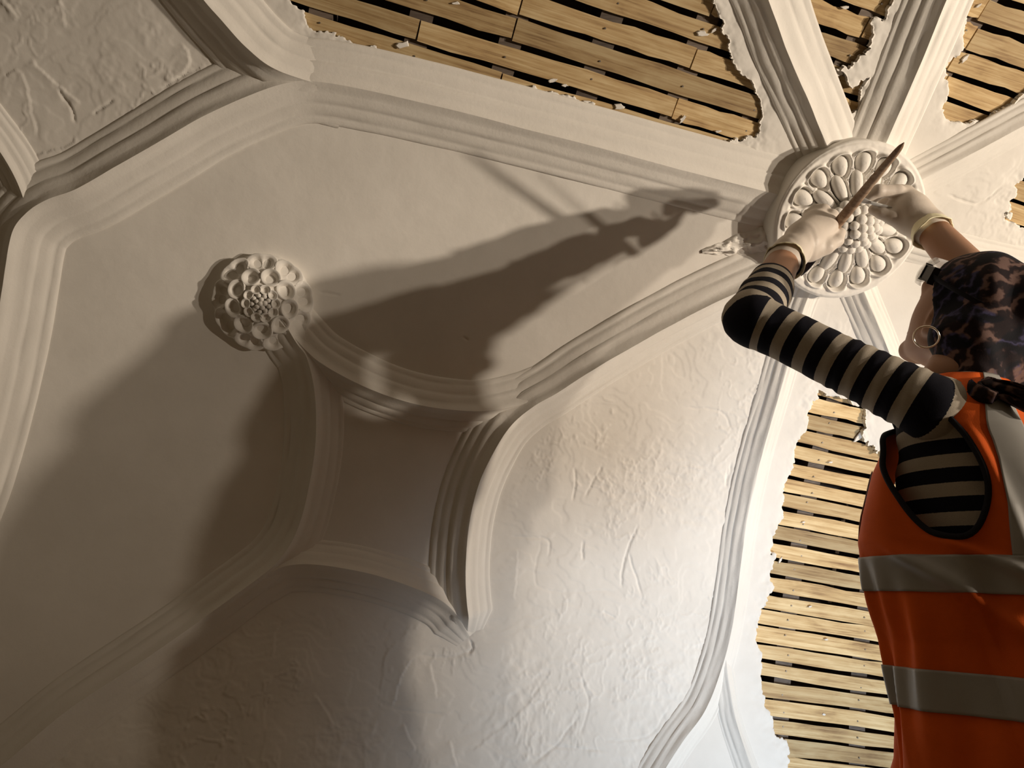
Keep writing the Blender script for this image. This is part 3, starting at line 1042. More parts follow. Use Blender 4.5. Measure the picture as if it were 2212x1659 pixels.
def surface_nets(f, lo, hi, vox, BS=12):
    lo = np.asarray(lo, float); hi = np.asarray(hi, float)
    nb = np.ceil((hi - lo) / (vox * BS)).astype(int)
    bi = np.stack(np.meshgrid(*[np.arange(n) for n in nb], indexing='ij'), -1).reshape(-1, 3)
    ctr = lo + (bi + 0.5) * BS * vox
    dc = f(ctr)
    bi = bi[np.abs(dc) < BS * vox * 0.87 * 1.7 + 2 * vox]
    g = np.stack(np.meshgrid(*[np.arange(BS + 1)] * 3, indexing='ij'), -1).reshape(-1, 3)
    cells, verts, edges = [], [], []
    n1 = BS + 1
    CH = 200
    for s in range(0, len(bi), CH):
        b = bi[s:s + CH]
        nd = b[:, None, :] * BS + g[None]
        val = f((lo + nd.reshape(-1, 3) * vox)).reshape(len(b), n1, n1, n1)
        sg = val < 0
        crn = [(dx, dy, dz) for dx in (0, 1) for dy in (0, 1) for dz in (0, 1)]
        cv = {c: val[:, c[0]:BS + c[0], c[1]:BS + c[1], c[2]:BS + c[2]] for c in crn}
        cs = np.stack([cv[c] < 0 for c in crn], -1)
        act = cs.any(-1) & ~cs.all(-1)
        I = np.argwhere(act)
        if len(I) == 0:
            continue
        acc = np.zeros((len(I), 3)); cnt = np.zeros(len(I))
        for c in crn:
            for ax in range(3):
                if c[ax] == 0:
                    c2 = list(c); c2[ax] = 1; c2 = tuple(c2)
                    v0 = cv[c][tuple(I.T)]; v1 = cv[c2][tuple(I.T)]
                    m = (v0 < 0) != (v1 < 0)
                    t = np.where(m, v0 / np.where(m, v0 - v1, 1), 0)
                    pt = np.tile(np.array(c, float), (len(I), 1)); pt[:, ax] = t
                    acc += pt * m[:, None]; cnt += m
        gid = b[I[:, 0]] * BS + I[:, 1:]
        cells.append(gid); verts.append(lo + (gid + acc / cnt[:, None]) * vox)
        for ax in range(3):
            s0 = sg[:, :BS, :BS, :BS]
            sl = [slice(0, BS)] * 3; sl[ax] = slice(1, BS + 1)
            s1 = sg[(slice(None),) + tuple(sl)]
            J = np.argwhere(s0 != s1)
            if len(J):
                flip = s0[tuple(J.T)]
                edges.append((ax, b[J[:, 0]] * BS + J[:, 1:], flip))
    cells = np.vstack(cells); verts = np.vstack(verts)
    big = np.int64(1 << 20)
    key = lambda c: (c[:, 0].astype(np.int64) * big + c[:, 1] + 8) * big + c[:, 2] + 8
    kc = key(cells); o = np.argsort(kc); kc = kc[o]; verts = verts[o]
    F = []
    for ax, e, flip in edges:
        a1, a2 = (ax + 1) % 3, (ax + 2) % 3
        q = []
        for (da, db) in ((-1, -1), (0, -1), (0, 0), (-1, 0)):
            c = e.copy(); c[:, a1] += da; c[:, a2] += db
            kk = key(c); i = np.clip(np.searchsorted(kc, kk), 0, len(kc) - 1)
            q.append(np.where(kc[i] == kk, i, -1))
        q = np.stack(q, 1)
        q[~flip] = q[~flip][:, ::-1]
        F.append(q[(q >= 0).all(1)])
    return verts, np.vstack(F)


def sdf_obj(name, f, lo, hi, vox, m, parent):
    V, F = surface_nets(f, lo, hi, vox)
    o = newmesh(name, V, F, m)
    return child(o, parent)


def frames(P, ref=None):
    T = np.gradient(P, axis=0); T /= np.linalg.norm(T, axis=1)[:, None]
    n = np.cross(T[0], (0.3, 0.2, 1.0) if ref is None else ref); n /= np.linalg.norm(n)
    A = [n]
    for i in range(1, len(P)):
        n = n - T[i] * (n @ T[i]); n = n / np.linalg.norm(n); A.append(n)
    A = np.array(A); Bn = np.cross(T, A)
    return T, A, Bn


def tube(name, pts, rad, m, parent, step=0.004, seg=28, wrinkle=None, caps=True, world=True, flat=1.0, run0=0.0):
    """generalised cylinder; rad per control point; wrinkle(s, theta) -> radial offset; attribute 'run' = arc length"""
    C = catmull(np.c_[np.asarray(pts, float), np.asarray(rad, float)], step)
    P, R_ = C[:, :3], C[:, 3]
    T, A, Bn = frames(P)
    s = np.r_[0, np.cumsum(np.linalg.norm(np.diff(P, axis=0), axis=1))]
    th = np.linspace(0, 2 * math.pi, seg, endpoint=False)
    rr = R_[:, None] + np.zeros(seg)[None]
    if wrinkle is not None:
        S_, T_ = np.meshgrid(s, th, indexing='ij'); rr = rr + wrinkle(S_, T_)
    V = P[:, None] + rr[..., None] * (np.cos(th)[None, :, None] * A[:, None] + flat * np.sin(th)[None, :, None] * Bn[:, None])
    n = len(P)
    idx = np.arange(n * seg).reshape(n, seg); nx = np.roll(idx, -1, 1)
    F = np.stack([idx[:-1], nx[:-1], nx[1:], idx[1:]], -1).reshape(-1, 4)
    V = V.reshape(-1, 3); run = np.repeat(s, seg)
    if caps:
        V = np.vstack([V, P[:1], P[-1:]]); run = np.r_[run, 0, s[-1]]
        c0, c1 = n * seg, n * seg + 1
        f0 = np.stack([np.full(seg, c0), nx[0], idx[0], np.full(seg, c0)], -1)
        F = [tuple(x) for x in F] + [(c0, int(nx[0][k]), int(idx[0][k])) for k in range(seg)] + [(c1, int(idx[-1][k]), int(nx[-1][k])) for k in range(seg)]
    o = newmesh(name, V, F, m)
    attr(o, 'run', run + run0)
    if parent is not None:
        child(o, parent) if world else setattr(o, 'parent', parent)
    return o


# --- pose ----------------------------------------------------------------------
PSI = math.radians(33)
FT = np.array((-math.sin(PSI), math.cos(PSI), 0))
LF0 = np.array((-FT[1], FT[0], 0))
SH_L = W(2000, 876, 1.06)
EL_L = W(1626, 690, 1.20)
WR_L = W(1697, 556, 1.385)
SH_R = SH_L - LF0 * 0.30 + np.array((0, 0, 0.02))
EL_R = W(2172, 676, 1.235)
WR_R = W(2004, 488, 1.41)
MID = 0.5 * (SH_L + SH_R)
PEL = W(2215, 1663, 1.0)
AXT = unit(MID - PEL); TLEN = float(np.linalg.norm(MID - PEL))
FP = unit(FT - AXT * (FT @ AXT)); LP = np.cross(AXT, FP)
hy, hp, hr = math.radians(23), math.radians(69), math.radians(-3)
fh = np.array((-math.sin(hy), math.cos(hy), 0))
HN = fh * math.cos(hp) + ZX * math.sin(hp); HU = -fh * math.sin(hp) + ZX * math.cos(hp); HS = np.cross(HU, HN)
HS, HU = HS * math.cos(hr) + HU * math.sin(hr), -HS * math.sin(hr) + HU * math.cos(hr)
HC = W(2102, 676, 1.21)
HAX = np.array((HS, HN, HU))
HK = 0.92


def hd(s, n, u):
    return HC + HK * (HS * s + HN * n + HU * u)


NECK0 = W(2064, 822, 1.150)
person = empty('person', (PEL[0], PEL[1] - 0.06, 0.0))
tag(person, 'person in striped top, orange vest and patterned headscarf working overhead on the boss', 'person')

HIP_L = PEL + LP * 0.085 - AXT * 0.03; HIP_R = PEL - LP * 0.085 - AXT * 0.03
fx, fy = float(PEL[0]), float(PEL[1]) - 0.06
FOOT_L = np.array((fx, fy, 0)) + LF0 * 0.12; FOOT_R = np.array((fx, fy, 0)) - LF0 * 0.12
KN_L = 0.5 * (HIP_L + FOOT_L) + FT * 0.05; KN_R = 0.5 * (HIP_R + FOOT_R) + FT * 0.05


def head_sdf(p):
    d = d_ell(p, HC, HAX, (0.072 * HK, 0.092 * HK, 0.090 * HK))
    d = smin(d, d_ell(p, hd(0, 0.030, -0.048), HAX, (0.056 * HK, 0.060 * HK, 0.070 * HK)), 0.03)
    d = smin(d, d_cone(p, hd(0.042, 0.005, -0.062), hd(0.012, 0.072, -0.108), 0.020, 0.013), 0.022)
    d = smin(d, d_cone(p, hd(-0.042, 0.005, -0.062), hd(-0.012, 0.072, -0.108), 0.020, 0.013), 0.022)
    d = smin(d, d_cone(p, hd(0.010, 0.078, -0.108), hd(-0.010, 0.078, -0.108), 0.014, 0.014), 0.015)
    d = smin(d, d_cone(p, hd(0, 0.088, -0.005), hd(0, 0.108, -0.046), 0.007, 0.012), 0.012)          # nose
    d = smin(d, d_cone(p, hd(0.016, 0.088, -0.078), hd(-0.016, 0.088, -0.078), 0.007, 0.007), 0.008)  # lips
    d = smin(d, d_cone(p, hd(0.040, 0.078, 0.012), hd(-0.040, 0.078, 0.012), 0.010, 0.010), 0.02)     # brow
    for sg in (-1, 1):
        d = -smin(-d, d_ell(p, hd(sg * 0.031, 0.094, -0.010), HAX, (0.014, 0.010, 0.009)), 0.01)
        e = d_ell(p, hd(sg * 0.071, -0.012, -0.026), HAX, (0.010, 0.017, 0.030))
        e = -smin(-e, d_ell(p, hd(sg * 0.081, -0.009, -0.022), HAX, (0.008, 0.009, 0.018)), 0.004)
        e = smin(e, d_cone(p, hd(sg * 0.070, -0.004, -0.052), hd(sg * 0.069, -0.003, -0.055), 0.006, 0.006), 0.006)
        d = smin(d, e, 0.006)
    d = smin(d, d_cone(p, hd(0, -0.034, -0.045), NECK0, 0.043, 0.042), 0.025)
    return d


def body_sdf(p):
    d = head_sdf(p)
    d = smin(d, d_cone(p, NECK0, MID - AXT * 0.06, 0.040, 0.060), 0.02)
    d = smin(d, d_ell(p, PEL + AXT * 0.30, np.array((LP, FP, AXT)), (0.115, 0.080, 0.13)), 0.03)
    d = smin(d, d_ell(p, PEL + AXT * 0.02, np.array((LP, FP, AXT)), (0.145, 0.09, 0.13)), 0.05)
    d = smin(d, d_ell(p, PEL + AXT * 0.16, np.array((LP, FP, AXT)), (0.11, 0.078, 0.15)), 0.05)
    for sh, el, wr in ((SH_L, EL_L, WR_L), (SH_R, EL_R, WR_R)):
        d = smin(d, d_cone(p, MID + (sh - MID) * 0.3 - AXT * 0.03, sh, 0.042, 0.033), 0.015)
        mid = el + (wr - el) * 0.35
        d = smin(d, d_chain(p, [sh, el], [0.034, 0.031]), 0.015)
        d = smin(d, d_chain(p, [el, mid, wr, wr + (wr - el) * 0.12], [0.034, 0.0355, 0.0265, 0.024]), 0.012)
    for h, k, ft in ((HIP_L, KN_L, FOOT_L), (HIP_R, KN_R, FOOT_R)):
        d = smin(d, d_chain(p, [h, k, ft + ZX * 0.09], [0.08, 0.052, 0.036]), 0.03)
        d = smin(d, d_cone(p, ft + ZX * 0.05 - FT * 0.02, ft + ZX * 0.04 + FT * 0.13, 0.036, 0.028), 0.02)
    return d


allp = np.array([SH_L, EL_L, WR_L, SH_R, EL_R, WR_R, HC, FOOT_L, FOOT_R, PEL, PEL + FP * 0.2, PEL - FP * 0.2])
sdf_obj('body', body_sdf, allp.min(0) - 0.2, allp.max(0) + 0.2, 0.0045, SKIN, person)
for sg in (-1, 1):
    e = newmesh('eye', np.array([v.co for v in ball_mesh('eye', 0.011, 0.011, 0.011, m=SKIN).vertices]) + hd(sg * 0.031, 0.078, -0.010), [tuple(pl.vertices) for pl in bpy.data.meshes['eye'].polygons],
                mat('eye_white', (0.8, 0.78, 0.74), 0.2))
    child(e, person)
    bpy.data.meshes.remove(bpy.data.meshes['eye'])

# --- striped top: torso and sleeves ----------------------------------------------
ST = np.array([-0.14, -0.02, 0.06, 0.15, 0.24, 0.32, 0.38, 0.425, 0.460, 0.485, 0.505])
RF = np.array([0.108, 0.106, 0.096, 0.090, 0.098, 0.106, 0.104, 0.092, 0.074, 0.062, 0.054])
RL = np.array([0.160, 0.165, 0.145, 0.130, 0.136, 0.144, 0.148, 0.147, 0.130, 0.092, 0.058])
SCALE_T = TLEN / 0.44
NOFF = NECK0 - AXT * 0.005 - (PEL + AXT * 0.505 * SCALE_T)


def spine(s):
    """centre line of the torso; above the shoulders it leans to the neck"""
    s = np.asarray(s, float)[..., None]
    up = smoothstep(0.40, 0.505, s)
    return PEL + AXT * s * SCALE_T + NOFF * up


def torso_pt(s, th, off=0.0):
    s = np.asarray(s, float); th = np.asarray(th, float)
    rf = np.interp(s, ST, RF) + off; rl = np.interp(s, ST, RL) + off
    c, sn = np.cos(th), np.sin(th)
    e = 0.86
    cc = np.sign(c) * np.abs(c) ** e; ss = np.sign(sn) * np.abs(sn) ** e
    return spine(s) + FP * (rf * cc)[..., None] + LP * (rl * ss)[..., None]


def loft(name, sv, tv, fpos, m, parent, mask=None, attrf=None, solid=None):
    S_, T_ = np.meshgrid(sv, tv, indexing='ij')
    V = fpos(S_, T_).reshape(-1, 3)
    idx = np.arange(S_.size).reshape(S_.shape)
    F = np.stack([idx[:-1, :-1], idx[:-1, 1:], idx[1:, 1:], idx[1:, :-1]], -1)
    if mask is not None:
        sc = 0.25 * (S_[:-1, :-1] + S_[1:, :-1] + S_[:-1, 1:] + S_[1:, 1:]); tc = 0.25 * (T_[:-1, :-1] + T_[1:, :-1] + T_[:-1, 1:] + T_[1:, 1:])
        F = F[mask(sc, tc)]
    F = F.reshape(-1, 4)
    used = np.unique(F); rm = np.full(len(V), -1); rm[used] = np.arange(len(used))
    o = newmesh(name, V[used], rm[F], m)
    if attrf is not None:
        attr(o, 'run', attrf(S_, T_).reshape(-1)[used])
    if solid:
        md = o.modifiers.new('solid', 'SOLIDIFY'); md.thickness = solid; md.offset = -1
    child(o, person)
    if parent is not person:
        o.parent = parent; o.matrix_parent_inverse = Matrix.Identity(4)
        o.matrix_parent_inverse = parent.matrix_parent_inverse.copy() if False else Matrix.Identity(4)
    return o


TAU = 2 * math.pi
top_pos = lambda s, t: torso_pt(s, t, 0.004 + 0.0030 * fbm(s * 22, np.cos(t) * 1.5 + np.sin(t), 3, 12))
loft('striped_top', np.linspace(-0.12, 0.505, 130), np.linspace(0, TAU, 97), top_pos, STRIPE, person, attrf=lambda s, t: s * SCALE_T + 0.0244)


def sleeve(sh, el, wr, inner, end, seed, r0=0.0455):
    e = wr - el
    a1 = unit(el - sh); a2 = unit(e); ob = unit(a1 - a2)
    pts = [sh + inner * 0.022, sh, sh + (el - sh) * 0.33, sh + (el - sh) * 0.70, el - a1 * 0.030 + ob * 0.001, el + ob * 0.003, el + a2 * 0.030 + ob * 0.001, el + e * (0.12 + end * 0.5), el + e * end]
    rad = [0.050, r0, 0.0415, 0.0392, 0.0408, 0.0425, 0.0420, 0.0400, 0.0370]

    def wr_(S_, T_):
        k = np.exp(-((S_ - 0.33) / 0.06) ** 2)
        return 0.0022 * fbm(S_ * 45, np.cos(T_) * 1.3 + np.sin(T_) * 0.7, 3, seed) * (1 + 1.2 * k) + 0.0009 * np.sin(S_ * 330 + 2 * np.cos(T_))* smoothstep(0.02, 0.0, np.abs(S_ - 0.10) - 0.05)
    return tube('sleeve', pts, rad, STRIPE, person, 0.0035, 44, wr_, run0=0.019)


sleeve(SH_L, EL_L, WR_L, unit(MID - SH_L), 0.56, 33)
sleeve(SH_R, EL_R, WR_R, unit(MID - SH_R), 0.30, 34)

# --- hi-vis vest -----------------------------------------------------------------
def vest_off(s, th):
    loose = np.interp(s, [-0.30, -0.1, 0.1, 0.25, 0.36, 0.44, 0.50], [0.030, 0.028, 0.030, 0.028, 0.020, 0.013, 0.010])
    front = np.maximum(0, np.cos(th - 0.45)) ** 2 * np.interp(s, [-0.25, 0.0, 0.15, 0.28, 0.40, 0.46], [-0.006, -0.006, 0.020, 0.036, 0.012, 0.0])
    fold = np.interp(s, [-0.30, 0.05, 0.25, 0.40], [0.017, 0.013, 0.006, 0.0015])
    f = np.sin(5 * th + 7 * s + 0.6) + 0.7 * np.sin(9 * th - 9 * s + 2.0) + 0.45 * np.sin(14 * th + 12 * s)
    crease = 0.011 * np.maximum(0, 1 - np.abs(((th * 1.0 + s * 2.2) % 0.9) - 0.45) / 0.10) * np.interp(s, [-0.3, 0.2, 0.38], [1, 0.8, 0.0])
    thd = np.degrees(th)
    rid = 0.0
    for (ta, sa, tb, sb, amp, wd) in ((70, .27, 160, .10, .012, 7), (95, .275, 190, .16, .010, 7), (48, .24, 66, -.20, .010, 4), (60, .24, 80, -.20, .012, 5), (76, .21, 104, -.20, .010, 5), (120, .19, 150, -.20, .012, 8), (112, .42, 128, .27, .006, 4)):
        u = np.clip((s - sa) / (sb - sa), -0.1, 1.3)
        tl = ta + (tb - ta) * u
        rid = rid + amp * np.exp(-((thd - tl) / wd) ** 2) * smoothstep(-0.1, 0.15, (s - sa) / (sb - sa)) * smoothstep(1.3, 0.9, (s - sa) / (sb - sa))
    return loose + front + 0.6 * fold * f + 0.5 * crease + rid


def vest_pos(s, th, ex=0.0):
    st = np.maximum(s, -0.14)
    base = torso_pt(st, th, vest_off(s, th) + ex)
    return base + (s - st)[..., None] * (AXT * 0.5 + ZX * 0.5) * SCALE_T


ARM = catmull(np.array([(14, .450), (42, .428), (58, .390), (70, .348), (82, .303), (92, .282), (103, .283), (111, .308), (115, .350), (110, .400), (102, .440), (92, .466), (80, .470), (55, .466), (30, .464), (14, .450)]) / np.array((100.0, 0.20)), 0.05)[:-1]


def arm_val(s, th):
    """<0 inside an arm hole (left side, and mirrored on the right)"""
    s = np.asarray(s, float); th = np.asarray(th, float)
    thd = np.degrees(th) % 360
    thd = np.where(thd > 180, 360 - thd, thd)
    P = np.stack([thd.ravel() / 100.0, s.ravel() / 0.20], 1)
    return poly_sdf(P, ARM).reshape(s.shape)


SVV = np.linspace(-0.115, 0.500, 190)
TVV = np.linspace(math.radians(6), TAU - math.radians(6), 360)
vest = loft('vest', SVV, TVV, vest_pos, ORANGE, person, mask=lambda s, t: arm_val(s, t) > 0, solid=0.0018)


def sub(o, parent):
    """sub-part in world coordinates under a part whose own transform equals the thing's"""
    o.parent = parent
    o.matrix_parent_inverse = Matrix.Identity(4)
    return o


def vest_child(name, sv, tv, ex, m, mask=None, solid=0.001):
    S_, T_ = np.meshgrid(sv, tv, indexing='ij')
    V = vest_pos(S_, T_, ex).reshape(-1, 3)
    idx = np.arange(S_.size).reshape(S_.shape)
    F = np.stack([idx[:-1, :-1], idx[:-1, 1:], idx[1:, 1:], idx[1:, :-1]], -1)
    if mask is not None:
        F = F[mask(S_[:-1, :-1], T_[:-1, :-1])]
    F = F.reshape(-1, 4)
    used = np.unique(F); rm = np.full(len(V), -1); rm[used] = np.arange(len(used))
    o = newmesh(name, V[used], rm[F], m)
    md = o.modifiers.new('solid', 'SOLIDIFY'); md.thickness = solid; md.offset = 1
    sub(o, vest)
    return o


ok = lambda s, t: arm_val(s, t) > 0.03
vest_child('reflective_strip', np.linspace(0.212, 0.258, 14), TVV, 0.0012, REFL, ok)
vest_child('reflective_strip', np.linspace(0.070, 0.118, 14), TVV, 0.0012, REFL, ok)
for sgn in (1, -1):
    S_, T_ = np.meshgrid(np.linspace(0.258, 0.500, 90), np.linspace(-11, 11, 20), indexing='ij')
    T_ = np.radians(133 + T_ + 26 * smoothstep(0.41, 0.50, S_))
    V = vest_pos(S_, T_ if sgn > 0 else TAU - T_, 0.0012).reshape(-1, 3)
    idx = np.arange(S_.size).reshape(S_.shape)
    F = np.stack([idx[:-1, :-1], idx[:-1, 1:], idx[1:, 1:], idx[1:, :-1]], -1).reshape(-1, 4)
    o = newmesh('reflective_strip', V, F if sgn > 0 else F[:, ::-1], REFL)
    md = o.modifiers.new('solid', 'SOLIDIFY'); md.thickness = 0.001; md.offset = 1
    sub(o, vest)
for c in (36, 324):
    vest_child('reflective_strip', np.linspace(0.258, 0.385, 60), np.radians(np.linspace(c - 4, c + 3, 12)), 0.0012, REFL, ok)


def binding(mir):
    """dark edging round an arm hole"""
    q = np.vstack([ARM, ARM[:1]])
    th = np.radians(q[:, 0] * 100); th = TAU - th if mir else th
    P = vest_pos(q[:, 1] * 0.20, th, 0.0)
    o = tube('armhole_binding', P, [0.0042] * len(P), BIND, person, 0.006, 8, caps=False)
    o.parent = vest; o.matrix_parent_inverse = Matrix.Identity(4)
    return o


binding(False); binding(True)

# --- trousers and boots -------------------------------------------------------------
def trouser_sdf(p):
    d = d_ell(p, PEL - AXT * 0.01, np.array((LP, FP, AXT)), (0.146, 0.094, 0.115))
    for h, k, ft in ((HIP_L, KN_L, FOOT_L), (HIP_R, KN_R, FOOT_R)):
        d = smin(d, d_chain(p, [h, k, ft + ZX * 0.10], [0.084, 0.068, 0.058], 0.03), 0.03)
    return np.maximum(d, 0.085 - p[:, 2])


sdf_obj('trousers', trouser_sdf, (fx - 0.45, fy - 0.45, 0.0), (fx + 0.45, fy + 0.5, PEL[2] + 0.2), 0.008, NAVY, person)
for ft in (FOOT_L, FOOT_R):
    def boot(p, ft=ft):
        d = d_cone(p, ft + ZX * 0.17, ft + ZX * 0.05 - FT * 0.01, 0.050, 0.050)
        d = smin(d, d_cone(p, ft + ZX * 0.045 - FT * 0.02, ft + ZX * 0.042 + FT * 0.16, 0.047, 0.042), 0.03)
        return np.maximum(d, -p[:, 2] + 0.0005)
    sdf_obj('boot', boot, ft - 0.3 + ZX * 0.295, ft + 0.3, 0.006, BOOT, person)

# --- gloves ------------------------------------------------------------------------
def fingers(p, d, chains, k=0.006):
    for pts, rad in chains:
        d = smin(d, d_chain(p, [W(*q) for q in pts], rad, 0.004), k)
    return d


def glove_l(p):
    d = d_chain(p, [W(1690, 567, 1.370), W(1706, 548, 1.385), W(1738, 518, 1.405)], [0.031, 0.0285, 0.031], 0.02)
    d = smin(d, d_cone(p, W(1735, 520, 1.405), W(1766, 474, 1.428), 0.027, 0.0185), 0.018)
    d = smin(d, d_cone(p, W(1748, 526, 1.405), W(1788, 490, 1.415), 0.025, 0.0185), 0.018)
    d = smin(d, d_cone(p, W(1728, 512, 1.415), W(1748, 480, 1.440), 0.022, 0.0150), 0.018)
    d = fingers(p, d, [
        ([(1788, 486, 1.415), (1797, 466, 1.432), (1808, 476, 1.462), (1794, 498, 1.462)], [0.0125, 0.0118, 0.0105, 0.009]),
        ([(1768, 472, 1.428), (1779, 455, 1.446), (1792, 468, 1.478), (1780, 490, 1.474)], [0.0130, 0.0120, 0.0105, 0.009]),
        ([(1756, 474, 1.436), (1763, 454, 1.455), (1775, 466, 1.484), (1765, 488, 1.480)], [0.0125, 0.0112, 0.0100, 0.0085]),
        ([(1744, 482, 1.440), (1748, 463, 1.458), (1757, 472, 1.482), (1752, 492, 1.478)], [0.0115, 0.0100, 0.0090, 0.008]),
        ([(1752, 545, 1.398), (1784, 532, 1.398), (1808, 520, 1.408), (1815, 503, 1.424)], [0.0175, 0.0150, 0.0115, 0.0100]),
    ])
    q = p @ np.array((61.0, 43.0, 79.0))
    return d + 0.0007 * np.sin(q * 2.2 + 2 * np.sin(p[:, 0] * 140)) * np.exp(-((p - W(1735, 530, 1.38)) ** 2).sum(1) / 0.0012)


def glove_r(p):
    d = d_chain(p, [W(2010, 494, 1.402), W(1994, 482, 1.415), W(1965, 455, 1.425)], [0.0315, 0.0275, 0.031], 0.02)
    d = smin(d, d_cone(p, W(1972, 458, 1.425), W(1946, 424, 1.438), 0.027, 0.0165), 0.018)
    d = smin(d, d_cone(p, W(1968, 474, 1.425), W(1932, 452, 1.440), 0.024, 0.0160), 0.018)
    d = smin(d, d_cone(p, W(1975, 445, 1.435), W(1958, 418, 1.450), 0.020, 0.0150), 0.018)
    d = fingers(p, d, [
        ([(1948, 420, 1.438), (1938, 414, 1.428), (1898, 412, 1.424), (1876, 428, 1.434)], [0.0140, 0.0128, 0.0115, 0.0085]),
        ([(1955, 418, 1.448), (1940, 413, 1.448), (1905, 414, 1.452), (1886, 430, 1.458)], [0.0135, 0.0120, 0.0110, 0.0085]),
        ([(1962, 424, 1.456), (1946, 418, 1.466), (1920, 424, 1.478), (1906, 438, 1.478)], [0.0125, 0.0110, 0.0100, 0.008]),
        ([(1966, 434, 1.460), (1952, 430, 1.474), (1932, 436, 1.486), (1920, 446, 1.484)], [0.0110, 0.0095, 0.0088, 0.0075]),
        ([(1958, 482, 1.425), (1928, 468, 1.424), (1904, 460, 1.428), (1887, 453, 1.434)], [0.0185, 0.0145, 0.0110, 0.0095]),
    ])
    q = p @ np.array((61.0, -43.0, 79.0))
    return d + 0.0008 * np.sin(q * 2.0 + 2 * np.sin(p[:, 2] * 140)) * np.exp(-((p - W(1990, 475, 1.39)) ** 2).sum(1) / 0.0009)


for nm, fn, ctr in (('glove', glove_l, W(1752, 508, 1.42)), ('glove', glove_r, W(1950, 450, 1.43))):
    sdf_obj(nm, fn, ctr - 0.13, ctr + 0.13, 0.0021, GLOVE, person)


def cuff(a, b, r0, r1, seed):
    """loose rolled mouth of a latex glove"""
    P = catmull(np.array([a, 0.5 * (a + b), b]), 0.0025)
    T, A, Bn = frames(P)
    seg = 48; th = np.linspace(0, TAU, seg, endpoint=False)
    u = np.linspace(0, 1, len(P))
    rr = (r0 + (r1 - r0) * u ** 1.5)[:, None] + 0.0045 * u[:, None] * fbm(np.cos(th)[None] * 2.2 + u[:, None], np.sin(th)[None] * 2.2, 3, seed)
    sh = 0.006 * u[:, None] * fbm(np.cos(th)[None] * 1.6 + 5, np.sin(th)[None] * 1.6 + u[:, None] * 0, 2, seed + 1)
    V = P[:, None] + rr[..., None] * (np.cos(th)[None, :, None] * A[:, None] + np.sin(th)[None, :, None] * Bn[:, None]) + sh[..., None] * T[:, None]
    n = len(P); idx = np.arange(n * seg).reshape(n, seg); nx = np.roll(idx, -1, 1)
    F = np.stack([idx[:-1], nx[:-1], nx[1:], idx[1:]], -1).reshape(-1, 4)
    o = newmesh('glove_cuff', V.reshape(-1, 3), F, CUFF)
    md = o.modifiers.new('solid', 'SOLIDIFY'); md.thickness = 0.0016
    return child(o, person)


dl = unit(EL_L - WR_L); dr = unit(EL_R - WR_R)
cuff(W(1702, 552, 1.385), W(1702, 552, 1.385) + dl * 0.026, 0.0295, 0.0368, 3)
cuff(W(1998, 484, 1.412), W(1998, 484, 1.412) + dr * 0.032, 0.0305, 0.0365, 5)


def ring(name, c, nrm, rad, tr, m, parent, seg=48, wob=0.0, sx=1.0, gap=0.0):
    nrm = unit(nrm); a = unit(np.cross(nrm, (0.2, 0.3, 1.0))); b = np.cross(nrm, a)
    th = np.linspace(gap, TAU - gap if gap else TAU, seg)
    P = [c + a * rad * math.cos(t) + b * rad * sx * math.sin(t) + nrm * wob * math.sin(2 * t) for t in th]
    return tube(name, P, [tr] * len(P), m, parent, 0.0015 if rad < 0.02 else 0.003, 10, caps=bool(gap))


ring('bracelet', WR_L + dl * 0.022, dl + 0.25 * UPV, 0.0315, 0.0022, BIND, person)
lobe = hd(0.073, -0.004, -0.058)
view = unit(HC - CAM)
ring('hoop_earring', W(2001, 728, 1.115), view + 0.35 * UPV, 0.0165, 0.0014, SILVER, person, 40)
# small line tattoo on the right forearm
fm = WR_R + (EL_R - WR_R) * 0.26
tv_ = unit(CAM - fm)
side_ = unit(np.cross(dr, tv_))
tc = WR_R + (EL_R - WR_R) * 0.20 + side_ * -0.010 + tv_ * 0.0
P = []
for k in range(40):
    a = k / 39 * TAU * 1.6
    r_ = 0.0028 + 0.0022 * k / 39
    q = WR_R + (EL_R - WR_R) * 0.21 + dr * (r_ * math.cos(a))
    lat = 0.012 + r_ * math.sin(a)
    rad = 0.0290
    P.append(q + (-side_ if (side_ @ RIGHT) < 0 else side_) * lat + tv_ * (math.sqrt(max(rad * rad - lat * lat, 1e-6)) + 0.0004))
tube('tattoo', P, [0.0005] * len(P), INK, person, 0.0012, 6)

# --- headscarf ------------------------------------------------------------------------
KNOT = W(2105, 826, 1.105)


def scarf_sdf(p):
    q = (p - HC) @ HAX.T / HK
    ang = np.arctan2(q[:, 0], q[:, 2] + 0.10)
    back = smoothstep(0.07, -0.09, q[:, 1])
    fold = 0.0042 * np.sin(ang * 9 + 5 * q[:, 1] * 10 + 1.2 * np.sin(ang * 3)) * back + 0.0020 * np.sin(ang * 17 + 2) * back
    d = d_ell(p, hd(0, -0.008, 0.004), HAX, (0.086 * HK, 0.110 * HK, 0.103 * HK)) - fold
    cut = -(-0.72 * q[:, 1] + 0.69 * q[:, 2] + 0.003 + 0.003 * np.sin(ang * 6))
    d = np.maximum(d, cut)
    g = d_cone(p, hd(0.015, -0.070, -0.055), hd(0.008, -0.100, -0.088), 0.048, 0.026) - 0.003 * np.sin(ang * 14)
    d = smin(d, g, 0.02)
    d = smin(d, d_cone(p, W(2135, 745, 1.165), W(2112, 808, 1.125), 0.056, 0.026) - 0.5 * fold, 0.02)
    d = smin(d, d_cone(p, W(2098, 738, 1.150), W(2106, 812, 1.120), 0.056, 0.032) - 0.4 * fold, 0.02)
    d = smin(d, d_cone(p, W(2200, 770, 1.15), W(2120, 815, 1.120), 0.050, 0.024), 0.02)
    d = smin(d, d_ell(p, KNOT, HAX, (0.026, 0.020, 0.020)) - 0.002 * np.sin(p @ np.array((300, 260, 180))), 0.012)
    return d


